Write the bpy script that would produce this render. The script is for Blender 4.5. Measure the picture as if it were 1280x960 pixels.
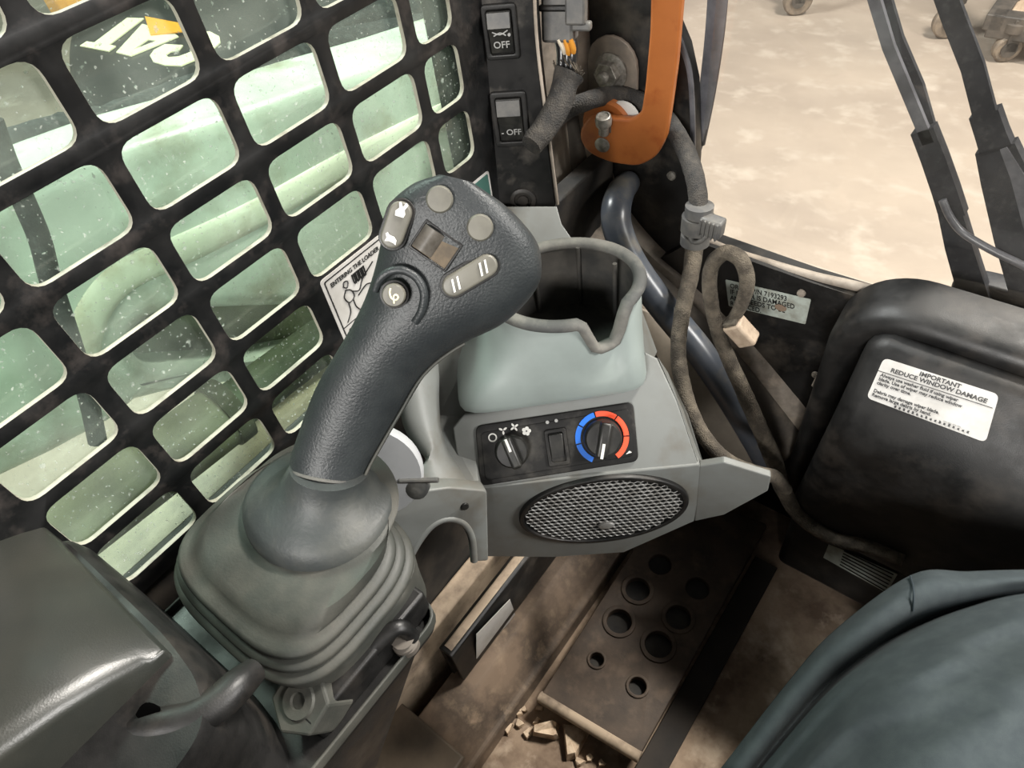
import bpy, bmesh, math, random
from mathutils import Vector as V, Matrix, noise
random.seed(7)
for o in list(bpy.data.objects): bpy.data.objects.remove(o)
scn = bpy.context.scene
COL = scn.collection
pi = math.pi

# ------------------------------------------------------------------ camera
# world: +X right of the cab, +Y forward, +Z up, cab floor at z = 0
FPX = 870.0
CX = V((0.79215573, 0.39370913, -0.46635011))
CY = V((0.59915449, -0.6471463, 0.47139746))
CZ = V((-0.11620326, -0.65283596, -0.74853324))
CAM = V((0, 0, 1.1))
M3 = Matrix((CX, CY, CZ))                       # world = M3 @ cam (x right, y down, z forward)
cd = bpy.data.cameras.new('camera'); cam = bpy.data.objects.new('camera', cd); COL.objects.link(cam)
rt = M3 @ V((1, 0, 0)); up = M3 @ V((0, -1, 0)); bk = M3 @ V((0, 0, -1))
R = Matrix((rt, up, bk)).transposed().to_4x4()
cam.matrix_world = Matrix.Translation(CAM) @ R
cd.sensor_fit = 'HORIZONTAL'; cd.sensor_width = 36.0; cd.lens = 36.0 * FPX / 1280.0
cd.clip_start = 0.01; cd.clip_end = 100
scn.camera = cam

# ------------------------------------------------------------------ light
scn.view_settings.view_transform = 'Standard'; scn.view_settings.look = 'None'
scn.view_settings.gamma = 1.0; scn.view_settings.use_curve_mapping = False
scn.view_settings.exposure = 0.0
w = bpy.data.worlds.new('workshop_light'); scn.world = w; w.use_nodes = True
w.node_tree.nodes['Background'].inputs[0].default_value = (1.0, 0.97, 0.92, 1)
w.node_tree.nodes['Background'].inputs[1].default_value = 0.21
def lamp(name, loc, target, sx, sy, power, col=(1, .95, .88)):
    d = bpy.data.lights.new(name, 'AREA'); d.shape = 'RECTANGLE'; d.size = sx; d.size_y = sy
    d.energy = power; d.color = col
    o = bpy.data.objects.new(name, d); COL.objects.link(o); o.location = loc
    o.rotation_euler = (V(target) - V(loc)).to_track_quat('-Z', 'Y').to_euler(); return o
lamp('unseen_lamp', (.8, 2.7, 4.0), (-.1, .4, .3), .9, .35, 370)
lamp('unseen_lamp', (-3.4, .6, 4.2), (-1.0, .4, .3), 1.6, .8, 340, (.97, 1, .98))
lamp('unseen_lamp', (1.4, 5.5, 4.6), (1.0, 5.0, 0), 1.6, .8, 30)
lamp('unseen_lamp', (1.2, -4.6, 3.0), (-.25, .3, .6), 1.8, .9, 400, (1, .97, .93))
lamp('unseen_lamp', (3.6, 1.4, 3.1), (-.3, .5, .6), 1.2, .7, 210, (1, .97, .93))  # unseen lamp, added as fill for the dark liner corner

# ------------------------------------------------------------------ helpers
def ray(u, v): return (M3 @ V(((u - 640) / FPX, (v - 480) / FPX, 1))).normalized()
def PD(u, v, D): return CAM + ray(u, v) * D
def PY(u, v, y): d = ray(u, v); return CAM + d * (y / d.y)
def PX(u, v, x): d = ray(u, v); return CAM + d * (x / d.x)
def PZ(u, v, z): d = ray(u, v); return CAM + d * ((z - CAM.z) / d.z)

class Frame:
    """a plane in the cab: origin, right, up, normal towards the operator"""
    def __init__(s, o, e1, e2):
        s.o = V(o); s.e1 = V(e1).normalized(); s.n = s.e1.cross(V(e2)).normalized(); s.e2 = s.n.cross(s.e1)
    def at(s, u, v):
        d = ray(u, v); return CAM + d * ((s.o - CAM).dot(s.n) / d.dot(s.n))
    def uv(s, u, v):
        p = s.at(u, v) - s.o; return (p.dot(s.e1), p.dot(s.e2))
    def uvs(s, L): return [s.uv(*p) for p in L]
    def p(s, a, b, c=0.0): return s.o + s.e1 * a + s.e2 * b + s.n * c
    def m(s): return Matrix.Translation(s.o) @ Matrix((s.e1, s.e2, s.n)).transposed().to_4x4()
    def shift(s, c): return Frame(s.o + s.n * c, s.e1, s.e2)
def frame(o, yaw, tilt):
    y, t = math.radians(yaw), math.radians(tilt)
    e1 = V((math.cos(y), math.sin(y), 0)); n0 = V((math.sin(y), -math.cos(y), 0))
    return Frame(o, e1, V((0, 0, 1)) * math.cos(t) - n0 * math.sin(t))

OFF = {}
def tag(o, label=None, cat=None, group=None, kind=None):
    if label: o['label'] = label
    if cat: o['category'] = cat
    if group: o['group'] = group
    if kind: o['kind'] = kind
    return o
def put(o, parent):
    COL.objects.link(o)
    if parent is not None:
        o.parent = parent; o.matrix_parent_inverse = Matrix.Translation(-OFF[parent.name])
    OFF[o.name] = V((0, 0, 0)); return o
def thing(name, loc, label, cat, group=None):
    o = bpy.data.objects.new(name, None); o.empty_display_size = .02; COL.objects.link(o)
    o.location = V(loc); OFF[o.name] = V(loc)
    return tag(o, label, cat, group)
def finish(me, name, mat, parent=None, smooth=None):
    for m in (mat if isinstance(mat, (list, tuple)) else [mat]): me.materials.append(m)
    if smooth is not None:
        for p in me.polygons: p.use_smooth = True
        if smooth < 179: me.set_sharp_from_angle(angle=math.radians(smooth))
    o = bpy.data.objects.new(name, me); put(o, parent)
    if parent is None and len(me.vertices):
        xs = [v.co for v in me.vertices]
        L = V((sum(c.x for c in xs) / len(xs), sum(c.y for c in xs) / len(xs), min(c.z for c in xs)))
        me.transform(Matrix.Translation(-L)); o.location = L; OFF[o.name] = L
    return o
def bm_obj(bm, name, mat, parent=None, smooth=None, recalc=True):
    if recalc: bmesh.ops.recalc_face_normals(bm, faces=bm.faces)
    me = bpy.data.meshes.new(name); bm.to_mesh(me); bm.free()
    return finish(me, name, mat, parent, smooth)
def bevel_mod(o, w, seg=3, ang=30):
    m = o.modifiers.new('bevel', 'BEVEL'); m.width = w; m.segments = seg; m.limit_method = 'ANGLE'; m.angle_limit = math.radians(ang)
    return o

def cr(pts, n):
    """catmull-rom through points, n samples per span"""
    pts = [V(p) for p in pts]; out = []
    P = [pts[0] * 2 - pts[1]] + pts + [pts[-1] * 2 - pts[-2]]
    for i in range(1, len(P) - 2):
        a, b, c, d = P[i - 1], P[i], P[i + 1], P[i + 2]
        for k in range(n):
            t = k / n
            out.append(.5 * ((2 * b) + (c - a) * t + (2 * a - 5 * b + 4 * c - d) * t * t + (3 * b - a - 3 * c + d) * t ** 3))
    out.append(pts[-1]); return out
def tube(name, pts, r, mat, parent=None, n=6, seg=12, flat=1.0, wob=0.0, ends=True, upv=None):
    """swept round (or flattened) tube; r number or list per control point"""
    rs = r if isinstance(r, (list, tuple)) else [r] * len(pts)
    c = cr(pts, n) if n > 1 else [V(p) for p in pts]
    rr = [v.x for v in cr([V((k, 0, 0)) for k in rs], n)] if n > 1 else rs
    bm = bmesh.new(); rings = []
    t0 = (c[1] - c[0]).normalized()
    a = t0.orthogonal().normalized() if upv is None else (V(upv) - t0 * V(upv).dot(t0)).normalized()
    for i, p in enumerate(c):
        t = ((c[min(i + 1, len(c) - 1)] - c[max(i - 1, 0)])).normalized()
        a = (a - t * a.dot(t)).normalized(); b = t.cross(a)
        ring = []
        for k in range(seg):
            th = 2 * pi * k / seg
            q = rr[i] * (1 + (wob * noise.noise(p * 90 + V((k * 1.3, 0, 0))) if wob else 0))
            ring.append(bm.verts.new(p + a * math.cos(th) * q * flat + b * math.sin(th) * q))
        rings.append(ring)
    for i in range(len(rings) - 1):
        for k in range(seg):
            bm.faces.new((rings[i][k], rings[i][(k + 1) % seg], rings[i + 1][(k + 1) % seg], rings[i + 1][k]))
    if ends:
        bm.faces.new(rings[0][::-1]); bm.faces.new(rings[-1])
    return bm_obj(bm, name, mat, parent, 50)
def loft(name, rings, mat, parent=None, smooth=50, closed=True, cap0=True, cap1=True):
    bm = bmesh.new(); R_ = [[bm.verts.new(p) for p in r] for r in rings]
    n = len(R_[0])
    for i in range(len(R_) - 1):
        for k in range(n if closed else n - 1):
            bm.faces.new((R_[i][k], R_[i][(k + 1) % n], R_[i + 1][(k + 1) % n], R_[i + 1][k]))
    if cap0: bm.faces.new(R_[0][::-1])
    if cap1: bm.faces.new(R_[-1])
    return bm_obj(bm, name, mat, parent, smooth)
def lathe(name, F, prof, mat, parent=None, seg=32, smooth=40, sx=1.0, sy=1.0):
    """profile (radius, height along the frame's normal) turned about the frame's normal"""
    rings = [[F.p(r * math.cos(2 * pi * k / seg) * sx, r * math.sin(2 * pi * k / seg) * sy, h) for k in range(seg)] for r, h in prof]
    return loft(name, rings, mat, parent, smooth)
def prism(name, F, sides, r, h0, h1, mat, parent=None, rot=0, bev=.0008):
    bm = bmesh.new()
    a = [bm.verts.new(F.p(r * math.cos(rot + 2 * pi * k / sides), r * math.sin(rot + 2 * pi * k / sides), h0)) for k in range(sides)]
    b = [bm.verts.new(F.p(r * math.cos(rot + 2 * pi * k / sides), r * math.sin(rot + 2 * pi * k / sides), h1)) for k in range(sides)]
    bm.faces.new(a[::-1]); bm.faces.new(b)
    for k in range(sides): bm.faces.new((a[k], a[(k + 1) % sides], b[(k + 1) % sides], b[k]))
    return bevel_mod(bm_obj(bm, name, mat, parent), bev, 2)
def rnd(pts, r, seg=5):
    """round the corners of a 2D polygon"""
    n = len(pts); out = []
    rs = r if isinstance(r, (list, tuple)) else [r] * n
    for i in range(n):
        p = V((pts[i][0], pts[i][1])); a = V((pts[i - 1][0], pts[i - 1][1])) - p; b = V((pts[(i + 1) % n][0], pts[(i + 1) % n][1])) - p
        q = min(rs[i], a.length * .49, b.length * .49)
        if q <= 1e-6: out.append((p.x, p.y)); continue
        A = p + a.normalized() * q; B = p + b.normalized() * q
        for k in range(seg + 1):
            t = k / seg; out.append(tuple(A * (1 - t) ** 2 + p * 2 * t * (1 - t) + B * t * t))
    return out
def rrect(cx, cy, w, h, r, seg=5):
    return rnd([(cx - w / 2, cy - h / 2), (cx + w / 2, cy - h / 2), (cx + w / 2, cy + h / 2), (cx - w / 2, cy + h / 2)], r, seg)
def circ(cx, cy, r, n=24, sy=1.0): return [(cx + r * math.cos(2 * pi * k / n), cy + sy * r * math.sin(2 * pi * k / n)) for k in range(n)]
def curve_mesh(cu):
    o = bpy.data.objects.new('tmp', cu); COL.objects.link(o)
    dg = bpy.context.evaluated_depsgraph_get(); dg.update()
    me = bpy.data.meshes.new_from_object(o.evaluated_get(dg), depsgraph=dg)
    bpy.data.objects.remove(o); bpy.data.curves.remove(cu); return me
def plate(name, F, outer, mat, parent=None, holes=(), depth=.003, lift=0.0, bev=.0, bseg=2, edge=None, smooth=35):
    """plate with real holes: front face in the frame's plane (+lift), body behind it"""
    cu = bpy.data.curves.new('tmp', 'CURVE'); cu.dimensions = '2D'; cu.fill_mode = 'BOTH'
    cu.extrude = max(depth / 2 - bev, 0); cu.bevel_depth = bev; cu.bevel_resolution = bseg; cu.offset = -bev
    for L in [outer] + list(holes):
        s = cu.splines.new('POLY'); s.points.add(len(L) - 1); s.use_cyclic_u = True
        for q, p in zip(s.points, L): q.co = (p[0], p[1], 0, 1)
    me = curve_mesh(cu); me.name = name; me.materials.clear()
    me.transform(Matrix.Translation((0, 0, lift - depth / 2)))
    bm = bmesh.new(); bm.from_mesh(me); bmesh.ops.remove_doubles(bm, verts=bm.verts, dist=1e-6)
    if edge is not None:
        bm.normal_update()
        for f in bm.faces: f.material_index = 1 if abs(f.normal.z) < .6 else 0
    bm.to_mesh(me); bm.free()
    me.transform(F.m())
    return finish(me, name, [mat, edge] if edge is not None else mat, parent, smooth)
def pplate(name, F, px, mat, parent=None, r=0.0, holes=(), **k):
    return plate(name, F, rnd(F.uvs(px), r) if r else F.uvs(px), mat, parent, holes=holes, **k)
def text(name, F, s, a, b, size, mat, parent=None, align='LEFT', sx=1.0, lift=.0004, depth=.0002, bold=0.0, spacing=1.0, rot=0.0, shear=0.0, wob=0):
    cu = bpy.data.curves.new('tmp', 'FONT'); cu.body = s; cu.size = size; cu.align_x = align; cu.align_y = 'CENTER'
    cu.extrude = depth / 2; cu.offset = bold; cu.space_character = spacing; cu.resolution_u = 3; cu.shear = shear; cu.space_line = .9
    me = curve_mesh(cu); me.name = name; me.materials.clear()
    me.transform(Matrix.Diagonal((sx, 1, 1, 1)))
    me.transform(F.m() @ Matrix.Translation((a, b, lift)) @ Matrix.Rotation(rot, 4, 'Z'))
    return finish(me, name, mat, parent)
def box(name, lo, hi, mat, parent=None, bev=.002, seg=2):
    bm = bmesh.new(); lo, hi = V(lo), V(hi)
    bmesh.ops.create_cube(bm, size=1, matrix=Matrix.Translation((lo + hi) / 2) @ Matrix.Diagonal((*(hi - lo), 1)))
    o = bm_obj(bm, name, mat, parent, 40)
    return bevel_mod(o, bev, seg) if bev else o
def fbox(name, F, a0, a1, b0, b1, c0, c1, mat, parent=None, bev=.001, seg=2):
    bm = bmesh.new()
    q = [[[bm.verts.new(F.p(a, b, c)) for c in (c0, c1)] for b in (b0, b1)] for a in (a0, a1)]
    for f in ((q[0][0][0], q[0][0][1], q[0][1][1], q[0][1][0]), (q[1][0][0], q[1][1][0], q[1][1][1], q[1][0][1]),
              (q[0][0][0], q[1][0][0], q[1][0][1], q[0][0][1]), (q[0][1][0], q[0][1][1], q[1][1][1], q[1][1][0]),
              (q[0][0][0], q[0][1][0], q[1][1][0], q[1][0][0]), (q[0][0][1], q[1][0][1], q[1][1][1], q[0][1][1])): bm.faces.new(f)
    o = bm_obj(bm, name, mat, parent, 40)
    return bevel_mod(o, bev, seg) if bev else o
def sweep(name, prof, p0, p1, mat, parent=None, smooth=35, bev=0):
    """(x,z) profile swept along Y from p0 to p1"""
    o = loft(name, [[V((x, p0, z)) for x, z in prof], [V((x, p1, z)) for x, z in prof]], mat, parent, smooth)
    return bevel_mod(o, bev, 2) if bev else o

# ------------------------------------------------------------------ materials
def srgb(r, g, b):
    f = lambda c: (c / 255 / 12.92) if c / 255 <= .04045 else ((c / 255 + .055) / 1.055) ** 2.4
    return (f(r), f(g), f(b), 1)
def mat(name, c1, c2=None, rough=.5, metal=0.0, scale=30.0, lo=.4, hi=.65, bump=0.0, bscale=200.0, detail=5.0, c3=None, scale3=8.0, spec=.5, rough2=None, stretch=None, bdist=.001, coat=0.0):
    m = bpy.data.materials.new(name); m.use_nodes = True; nt = m.node_tree; N = nt.nodes; L = nt.links
    b = N['Principled BSDF']; b.inputs['Roughness'].default_value = rough; b.inputs['Metallic'].default_value = metal
    b.inputs['Specular IOR Level'].default_value = spec; b.inputs['Coat Weight'].default_value = coat
    b.inputs['Base Color'].default_value = srgb(*c1)
    tc = N.new('ShaderNodeTexCoord'); co = tc.outputs['Object']
    if stretch:
        mp = N.new('ShaderNodeMapping'); mp.inputs['Scale'].default_value = stretch; L.new(co, mp.inputs['Vector']); co = mp.outputs['Vector']
    def nz(s, d, l, h):
        n = N.new('ShaderNodeTexNoise'); n.inputs['Scale'].default_value = s; n.inputs['Detail'].default_value = d; n.inputs['Roughness'].default_value = .62
        L.new(co, n.inputs['Vector']); r = N.new('ShaderNodeMapRange'); r.inputs[1].default_value = l; r.inputs[2].default_value = h
        L.new(n.outputs['Fac'], r.inputs[0]); return r.outputs[0]
    col = None
    def mix(f, a, bcol):
        x = N.new('ShaderNodeMix'); x.data_type = 'RGBA'; L.new(f, x.inputs[0])
        if isinstance(a, tuple): x.inputs[6].default_value = a
        else: L.new(a, x.inputs[6])
        x.inputs[7].default_value = bcol; return x.outputs[2]
    if c2:
        f = nz(scale, detail, lo, hi); col = mix(f, srgb(*c1), srgb(*c2))
        if rough2 is not None:
            r = N.new('ShaderNodeMapRange'); r.inputs[3].default_value = rough; r.inputs[4].default_value = rough2; L.new(f, r.inputs[0]); L.new(r.outputs[0], b.inputs['Roughness'])
    if c3:
        f = nz(scale3, 6, .52, .72); col = mix(f, col if col is not None else srgb(*c1), srgb(*c3))
    if col is not None: L.new(col, b.inputs['Base Color'])
    if bump:
        n = N.new('ShaderNodeTexNoise'); n.inputs['Scale'].default_value = bscale; n.inputs['Detail'].default_value = 4
        L.new(co, n.inputs['Vector']); bp = N.new('ShaderNodeBump'); bp.inputs['Strength'].default_value = bump; bp.inputs['Distance'].default_value = bdist
        L.new(n.outputs['Fac'], bp.inputs['Height']); L.new(bp.outputs[0], b.inputs['Normal'])
    return m
def weave(name, c1, c2, scale=500, bump=.6):
    m = mat(name, c1, c2, rough=.9, scale=60); nt = m.node_tree; N = nt.nodes; L = nt.links
    wv = N.new('ShaderNodeTexVoronoi'); wv.inputs['Scale'].default_value = scale
    tc = N.new('ShaderNodeTexCoord'); L.new(tc.outputs['Object'], wv.inputs['Vector'])
    bp = N.new('ShaderNodeBump'); bp.inputs['Strength'].default_value = bump; bp.inputs['Distance'].default_value = .001
    L.new(wv.outputs['Distance'], bp.inputs['Height']); L.new(bp.outputs[0], N['Principled BSDF'].inputs['Normal']); return m
def glass(name, tint, dust, dust_col, gloss=.06, speck=True):
    m = bpy.data.materials.new(name); m.use_nodes = True; nt = m.node_tree; N = nt.nodes; L = nt.links
    N.remove(N['Principled BSDF']); out = N['Material Output']
    tr = N.new('ShaderNodeBsdfTransparent'); tr.inputs[0].default_value = tint
    gl = N.new('ShaderNodeBsdfGlossy'); gl.inputs['Roughness'].default_value = .03
    lw = N.new('ShaderNodeLayerWeight'); pw = N.new('ShaderNodeMath'); pw.operation = 'POWER'; L.new(lw.outputs['Facing'], pw.inputs[0]); pw.inputs[1].default_value = 5
    fr = N.new('ShaderNodeMapRange'); L.new(pw.outputs[0], fr.inputs[0]); fr.inputs[3].default_value = .03; fr.inputs[4].default_value = .7
    mx = N.new('ShaderNodeMixShader'); L.new(fr.outputs[0], mx.inputs[0]); L.new(tr.outputs[0], mx.inputs[1]); L.new(gl.outputs[0], mx.inputs[2])
    df = N.new('ShaderNodeBsdfDiffuse'); df.inputs[0].default_value = dust_col
    tc = N.new('ShaderNodeTexCoord')
    def nz(s, l, h, mul, d=3):
        n = N.new('ShaderNodeTexNoise'); n.inputs['Scale'].default_value = s; n.inputs['Detail'].default_value = d
        L.new(tc.outputs['Object'], n.inputs['Vector']); r = N.new('ShaderNodeMapRange')
        r.inputs[1].default_value = l; r.inputs[2].default_value = h; r.inputs[4].default_value = mul; L.new(n.outputs['Fac'], r.inputs[0]); return r.outputs[0]
    a = nz(9, .3, .75, dust)
    if speck:
        s = nz(330, .67, .73, .5, 1); ad = N.new('ShaderNodeMath'); ad.operation = 'MAXIMUM'; L.new(a, ad.inputs[0]); L.new(s, ad.inputs[1]); a = ad.outputs[0]
        s2 = nz(120, .64, .72, .5, 6); ad = N.new('ShaderNodeMath'); ad.operation = 'MAXIMUM'; L.new(a, ad.inputs[0]); L.new(s2, ad.inputs[1]); a = ad.outputs[0]
    m2 = N.new('ShaderNodeMixShader'); L.new(a, m2.inputs[0]); L.new(mx.outputs[0], m2.inputs[1]); L.new(df.outputs[0], m2.inputs[2])
    L.new(m2.outputs[0], out.inputs[0]); return m

MT = {}
MT['black_plastic'] = mat('black_plastic', (17, 17, 17), (30, 29, 28), rough=.42, rough2=.6, scale=22, bump=.12, bscale=900, c3=(54, 50, 46), scale3=14, spec=.45)
MT['switch_panel'] = mat('switch_panel_black', (10, 10, 10), (24, 23, 22), rough=.45, rough2=.65, scale=30, c3=(76, 72, 67), scale3=22, spec=.35)
MT['black_paint'] = mat('black_paint', (12, 12, 12), (26, 25, 24), rough=.38, rough2=.6, scale=18, c3=(74, 68, 61), scale3=11)
MT['dusty_black'] = mat('dusty_black', (22, 21, 20), (60, 54, 47), rough=.7, scale=16, lo=.42, hi=.7)
MT['guard'] = mat('guard_black', (12, 13, 14), (22, 22, 22), rough=.35, rough2=.5, scale=30, c3=(52, 48, 46), scale3=40)
MT['guard_edge'] = mat('guard_lit_cut_edge', (150, 147, 134), (92, 86, 74), rough=.5, scale=40, lo=.5, hi=.75)  # bare cut faces, coloured light to carry outdoor light on the openings
MT['grip'] = mat('grip_rubber', (37, 41, 43), (48, 52, 53), rough=.46, scale=30, bump=.38, bscale=620, bdist=.0012, spec=.55)
MT['boot'] = mat('boot_rubber', (56, 58, 54), (84, 82, 75), rough=.55, rough2=.75, scale=14, lo=.4, hi=.7, bump=.15, bscale=500)
MT['collar'] = mat('collar_rubber', (54, 58, 58), (74, 75, 71), rough=.52, scale=18, bump=.3, bscale=260)
MT['arm_plastic'] = mat('armrest_plastic', (40, 42, 39), (52, 52, 47), rough=.34, scale=8, bump=.1, bscale=900)
MT['console'] = mat('console_grey', (112, 115, 113), (98, 98, 94), rough=.48, scale=10, lo=.4, hi=.7, c3=(96, 92, 84), scale3=16, bump=.06, bscale=1200)
MT['column'] = mat('column_grey', (132, 141, 138), (116, 123, 120), rough=.42, scale=9, lo=.45, hi=.75)
MT['rubber'] = mat('dusty_rubber', (66, 67, 66), (112, 110, 104), rough=.8, scale=24, lo=.4, hi=.7, bump=.2, bscale=400)
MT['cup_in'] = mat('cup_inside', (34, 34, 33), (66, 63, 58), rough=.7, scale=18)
MT['hv'] = mat('heater_panel_black', (14, 14, 14), (26, 25, 24), rough=.55, scale=30, c3=(62, 60, 56), scale3=30, spec=.3)
MT['knob'] = mat('knob_black', (22, 22, 21), (44, 43, 40), rough=.4, scale=60)
MT['white'] = mat('print_white', (205, 204, 199), rough=.5)
MT['cream'] = mat('print_cream', (232, 226, 190), rough=.5)
MT['grey_print'] = mat('print_grey', (150, 150, 148), rough=.6)
MT['ink'] = mat('print_black', (24, 24, 24), rough=.5)
MT['red'] = mat('print_red', (232, 82, 50), rough=.4)
MT['blue'] = mat('print_blue', (28, 112, 220), rough=.4)
MT['decal'] = mat('decal_white', (188, 186, 182), (172, 169, 164), rough=.45, scale=30)
MT['decal_dull'] = mat('decal_grey_green', (170, 178, 170), (140, 142, 132), rough=.55, scale=60)
MT['green_decal'] = mat('decal_green', (58, 92, 84), rough=.45)
MT['mesh'] = mat('grille_metal', (150, 150, 148), (120, 118, 114), rough=.4, metal=.2, scale=60)
MT['orange'] = mat('orange_paint', (164, 96, 46), (152, 88, 42), rough=.42, scale=12, lo=.45, hi=.7, c3=(140, 72, 30), scale3=30, bump=.08, bscale=300)
MT['steel'] = mat('steel', (150, 148, 142), (105, 100, 92), rough=.36, metal=.85, scale=120)
MT['zinc'] = mat('dull_bolt', (150, 147, 140), (104, 100, 93), rough=.42, metal=.45, scale=150)
MT['tube'] = mat('tube_dark', (72, 77, 85), (88, 90, 94), rough=.3, scale=30, lo=.45, hi=.7, c3=(110, 106, 98), scale3=22, spec=.6)
MT['sleeve'] = weave('braided_sleeve', (62, 56, 48), (98, 90, 78), 620, .8)
MT['sleeve_dark'] = weave('braided_sleeve_dark', (40, 39, 38), (66, 62, 57), 620, .8)
MT['liner'] = mat('liner_dusty', (160, 150, 138), (110, 101, 91), rough=.7, scale=18, lo=.4, hi=.65, c3=(168, 154, 138), scale3=30)
MT['liner_dark'] = mat('liner_dark', (94, 88, 81), (140, 129, 116), rough=.7, scale=16, lo=.45, hi=.7)
MT['kick'] = mat('kick_panel', (150, 140, 126), (116, 108, 98), rough=.6, scale=14, lo=.4, hi=.7)
MT['cloth'] = weave('trouser_cloth', (50, 58, 62), (58, 66, 69), 1500, .15)
MT['seat'] = mat('seat_vinyl', (30, 30, 31), (42, 42, 42), rough=.5, scale=10)
MT['stitch'] = mat('stitching', (36, 46, 52), rough=.9)
MT['mud'] = mat('dirty_steel', (126, 108, 92), (54, 47, 42), rough=.75, scale=14, lo=.42, hi=.66, c3=(150, 130, 110), scale3=28, bump=.25, bscale=120)
MT['mud_light'] = mat('dirty_ledge', (172, 154, 133), (84, 72, 62), rough=.8, scale=16, lo=.45, hi=.7, bump=.3, bscale=160)
MT['pedal'] = mat('pedal_plate', (78, 65, 54), (52, 43, 36), rough=.7, scale=18, lo=.4, hi=.7, c3=(100, 84, 70), scale3=24, bump=.2, bscale=300)
MT['cabfloor'] = mat('cab_floor', (158, 138, 118), (104, 86, 71), rough=.85, scale=12, c3=(186, 168, 148), scale3=20, bump=.3, bscale=140)
MT['chip'] = mat('mud_chip', (206, 186, 162), (160, 136, 112), rough=.9, scale=60, bump=.4, bscale=300)
MT['brownplate'] = mat('brown_plate', (104, 91, 76), (80, 70, 60), rough=.6, scale=14)
MT['gap_shade_dark'] = mat('gap_shade_dark', (50, 43, 37), (34, 30, 27), rough=.8, scale=14)  # shade of the gap beside the foot plate, as a colour
MT['concrete'] = mat('workshop_concrete', (170, 156, 141), (150, 137, 124), rough=.75, scale=1.6, lo=.35, hi=.7, detail=8, c3=(180, 168, 154), scale3=7, stretch=(1, 1.3, 1))
MT['armgreen'] = mat('pale_paint', (206, 212, 200), (184, 192, 178), rough=.35, scale=7, c3=(150, 146, 124), scale3=9)
MT['armrib'] = mat('pale_paint_rib', (222, 222, 202), (160, 150, 120), rough=.45, scale=12, lo=.5, hi=.7)
MT['olive'] = mat('olive_plate', (126, 130, 106), (98, 98, 80), rough=.6, scale=14)
MT['beige'] = mat('beige_steel', (176, 166, 140), (120, 112, 94), rough=.5, scale=10, lo=.45, hi=.7)
MT['beige_dark'] = mat('brown_ledge', (112, 104, 86), (84, 78, 64), rough=.7, scale=14)
MT['hose'] = mat('black_hose', (22, 23, 24), (58, 60, 60), rough=.8, scale=160, lo=.5, hi=.7, bump=.5, bscale=400)
MT['machine_black'] = mat('machine_black', (20, 20, 21), (34, 34, 34), rough=.3, scale=3)
MT['machine_grey'] = mat('machine_grey', (66, 66, 62), (92, 88, 80), rough=.6, scale=4)
MT['yellow'] = mat('machine_yellow', (236, 160, 30), rough=.4)
MT['wheel'] = mat('caster_wheel', (138, 124, 108), (108, 98, 88), rough=.6, scale=30)
MT['cart'] = mat('cart_steel', (70, 66, 62), (100, 92, 84), rough=.5, scale=10)
MT['shelf'] = mat('cart_shelf', (196, 172, 148), (168, 146, 124), rough=.5, scale=6, stretch=(6, 1, 1))
MT['button'] = mat('button_grey', (104, 102, 93), (92, 90, 82), rough=.45, scale=60)
MT['wheelgrey'] = mat('thumbwheel', (96, 92, 86), (70, 66, 60), rough=.3, scale=90)
MT['brownhole'] = mat('thumbwheel_well', (96, 82, 62), (70, 60, 46), rough=.6, scale=90)
MT['wire_o'] = mat('wire_orange', (206, 140, 50), rough=.5)
MT['wire_w'] = mat('wire_white', (210, 200, 180), rough=.5)
MT['conn'] = mat('connector_grey', (74, 74, 74), (96, 94, 90), rough=.5, scale=60)
MT['conn_tan'] = mat('connector_tan', (176, 158, 138), (150, 132, 114), rough=.6, scale=80)
MT['vent'] = mat('vent_grey', (164, 166, 168), (146, 148, 150), rough=.4, scale=20)
MT['seal'] = mat('door_seal', (92, 92, 96), (64, 64, 68), rough=.35, scale=30)
MT['wiper'] = mat('wiper_black', (24, 25, 29), (36, 37, 41), rough=.5, scale=40, c3=(52, 52, 54), scale3=120)
MT['void'] = mat('dark_gap', (4, 4, 4), rough=1.0, spec=0.0)
MT['glass_side'] = glass('tinted_side_glass', (.80, .90, .84, 1), .16, (.62, .66, .6, 1))
MT['glass_front'] = glass('door_glass', (.97, .97, .96, 1), .03, (.7, .66, .6, 1), speck=False)

# ================================================================== THE SETTING
ZG = -.6                                                    # workshop floor
tag(plate('floor', frame((0, 0, ZG), 0, 90), [(-14, -6), (8, -6), (8, 14), (-14, 14)], MT['concrete'], depth=.1), 'mottled beige concrete workshop floor outside the cab', kind='structure')
WINX = -.431
WIN = Frame((WINX, .0518, .9767), (0, 1, 0), (0, 0, 1))     # columns every .085 forward, rows every .0597 down
CW, RH = .085, .0597
# glass panes
tag(plate('window_1', WIN.shift(-.012), [(-.10, -.42), (.46, -.42), (.46, .35), (-.10, .35)], MT['glass_side'], depth=.0006), 'dusty green-tinted side window pane behind the black guard', kind='structure')
tag(plate('window_2', Frame((0, .735, .5), (1, 0, 0), (0, 0, 1)), [(-.33, .0), (.5, .0), (.5, .9), (-.33, .9)], MT['glass_front'], depth=.0006), 'clear front door glass above the black sill', kind='structure')
# lower left body side under the window guard
wl = tag(box('wall_left', (-.46, -.5, -.02), (-.436, .70, .605), MT['dusty_black']), 'dark cab side wall below the window guard', kind='structure')
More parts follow.
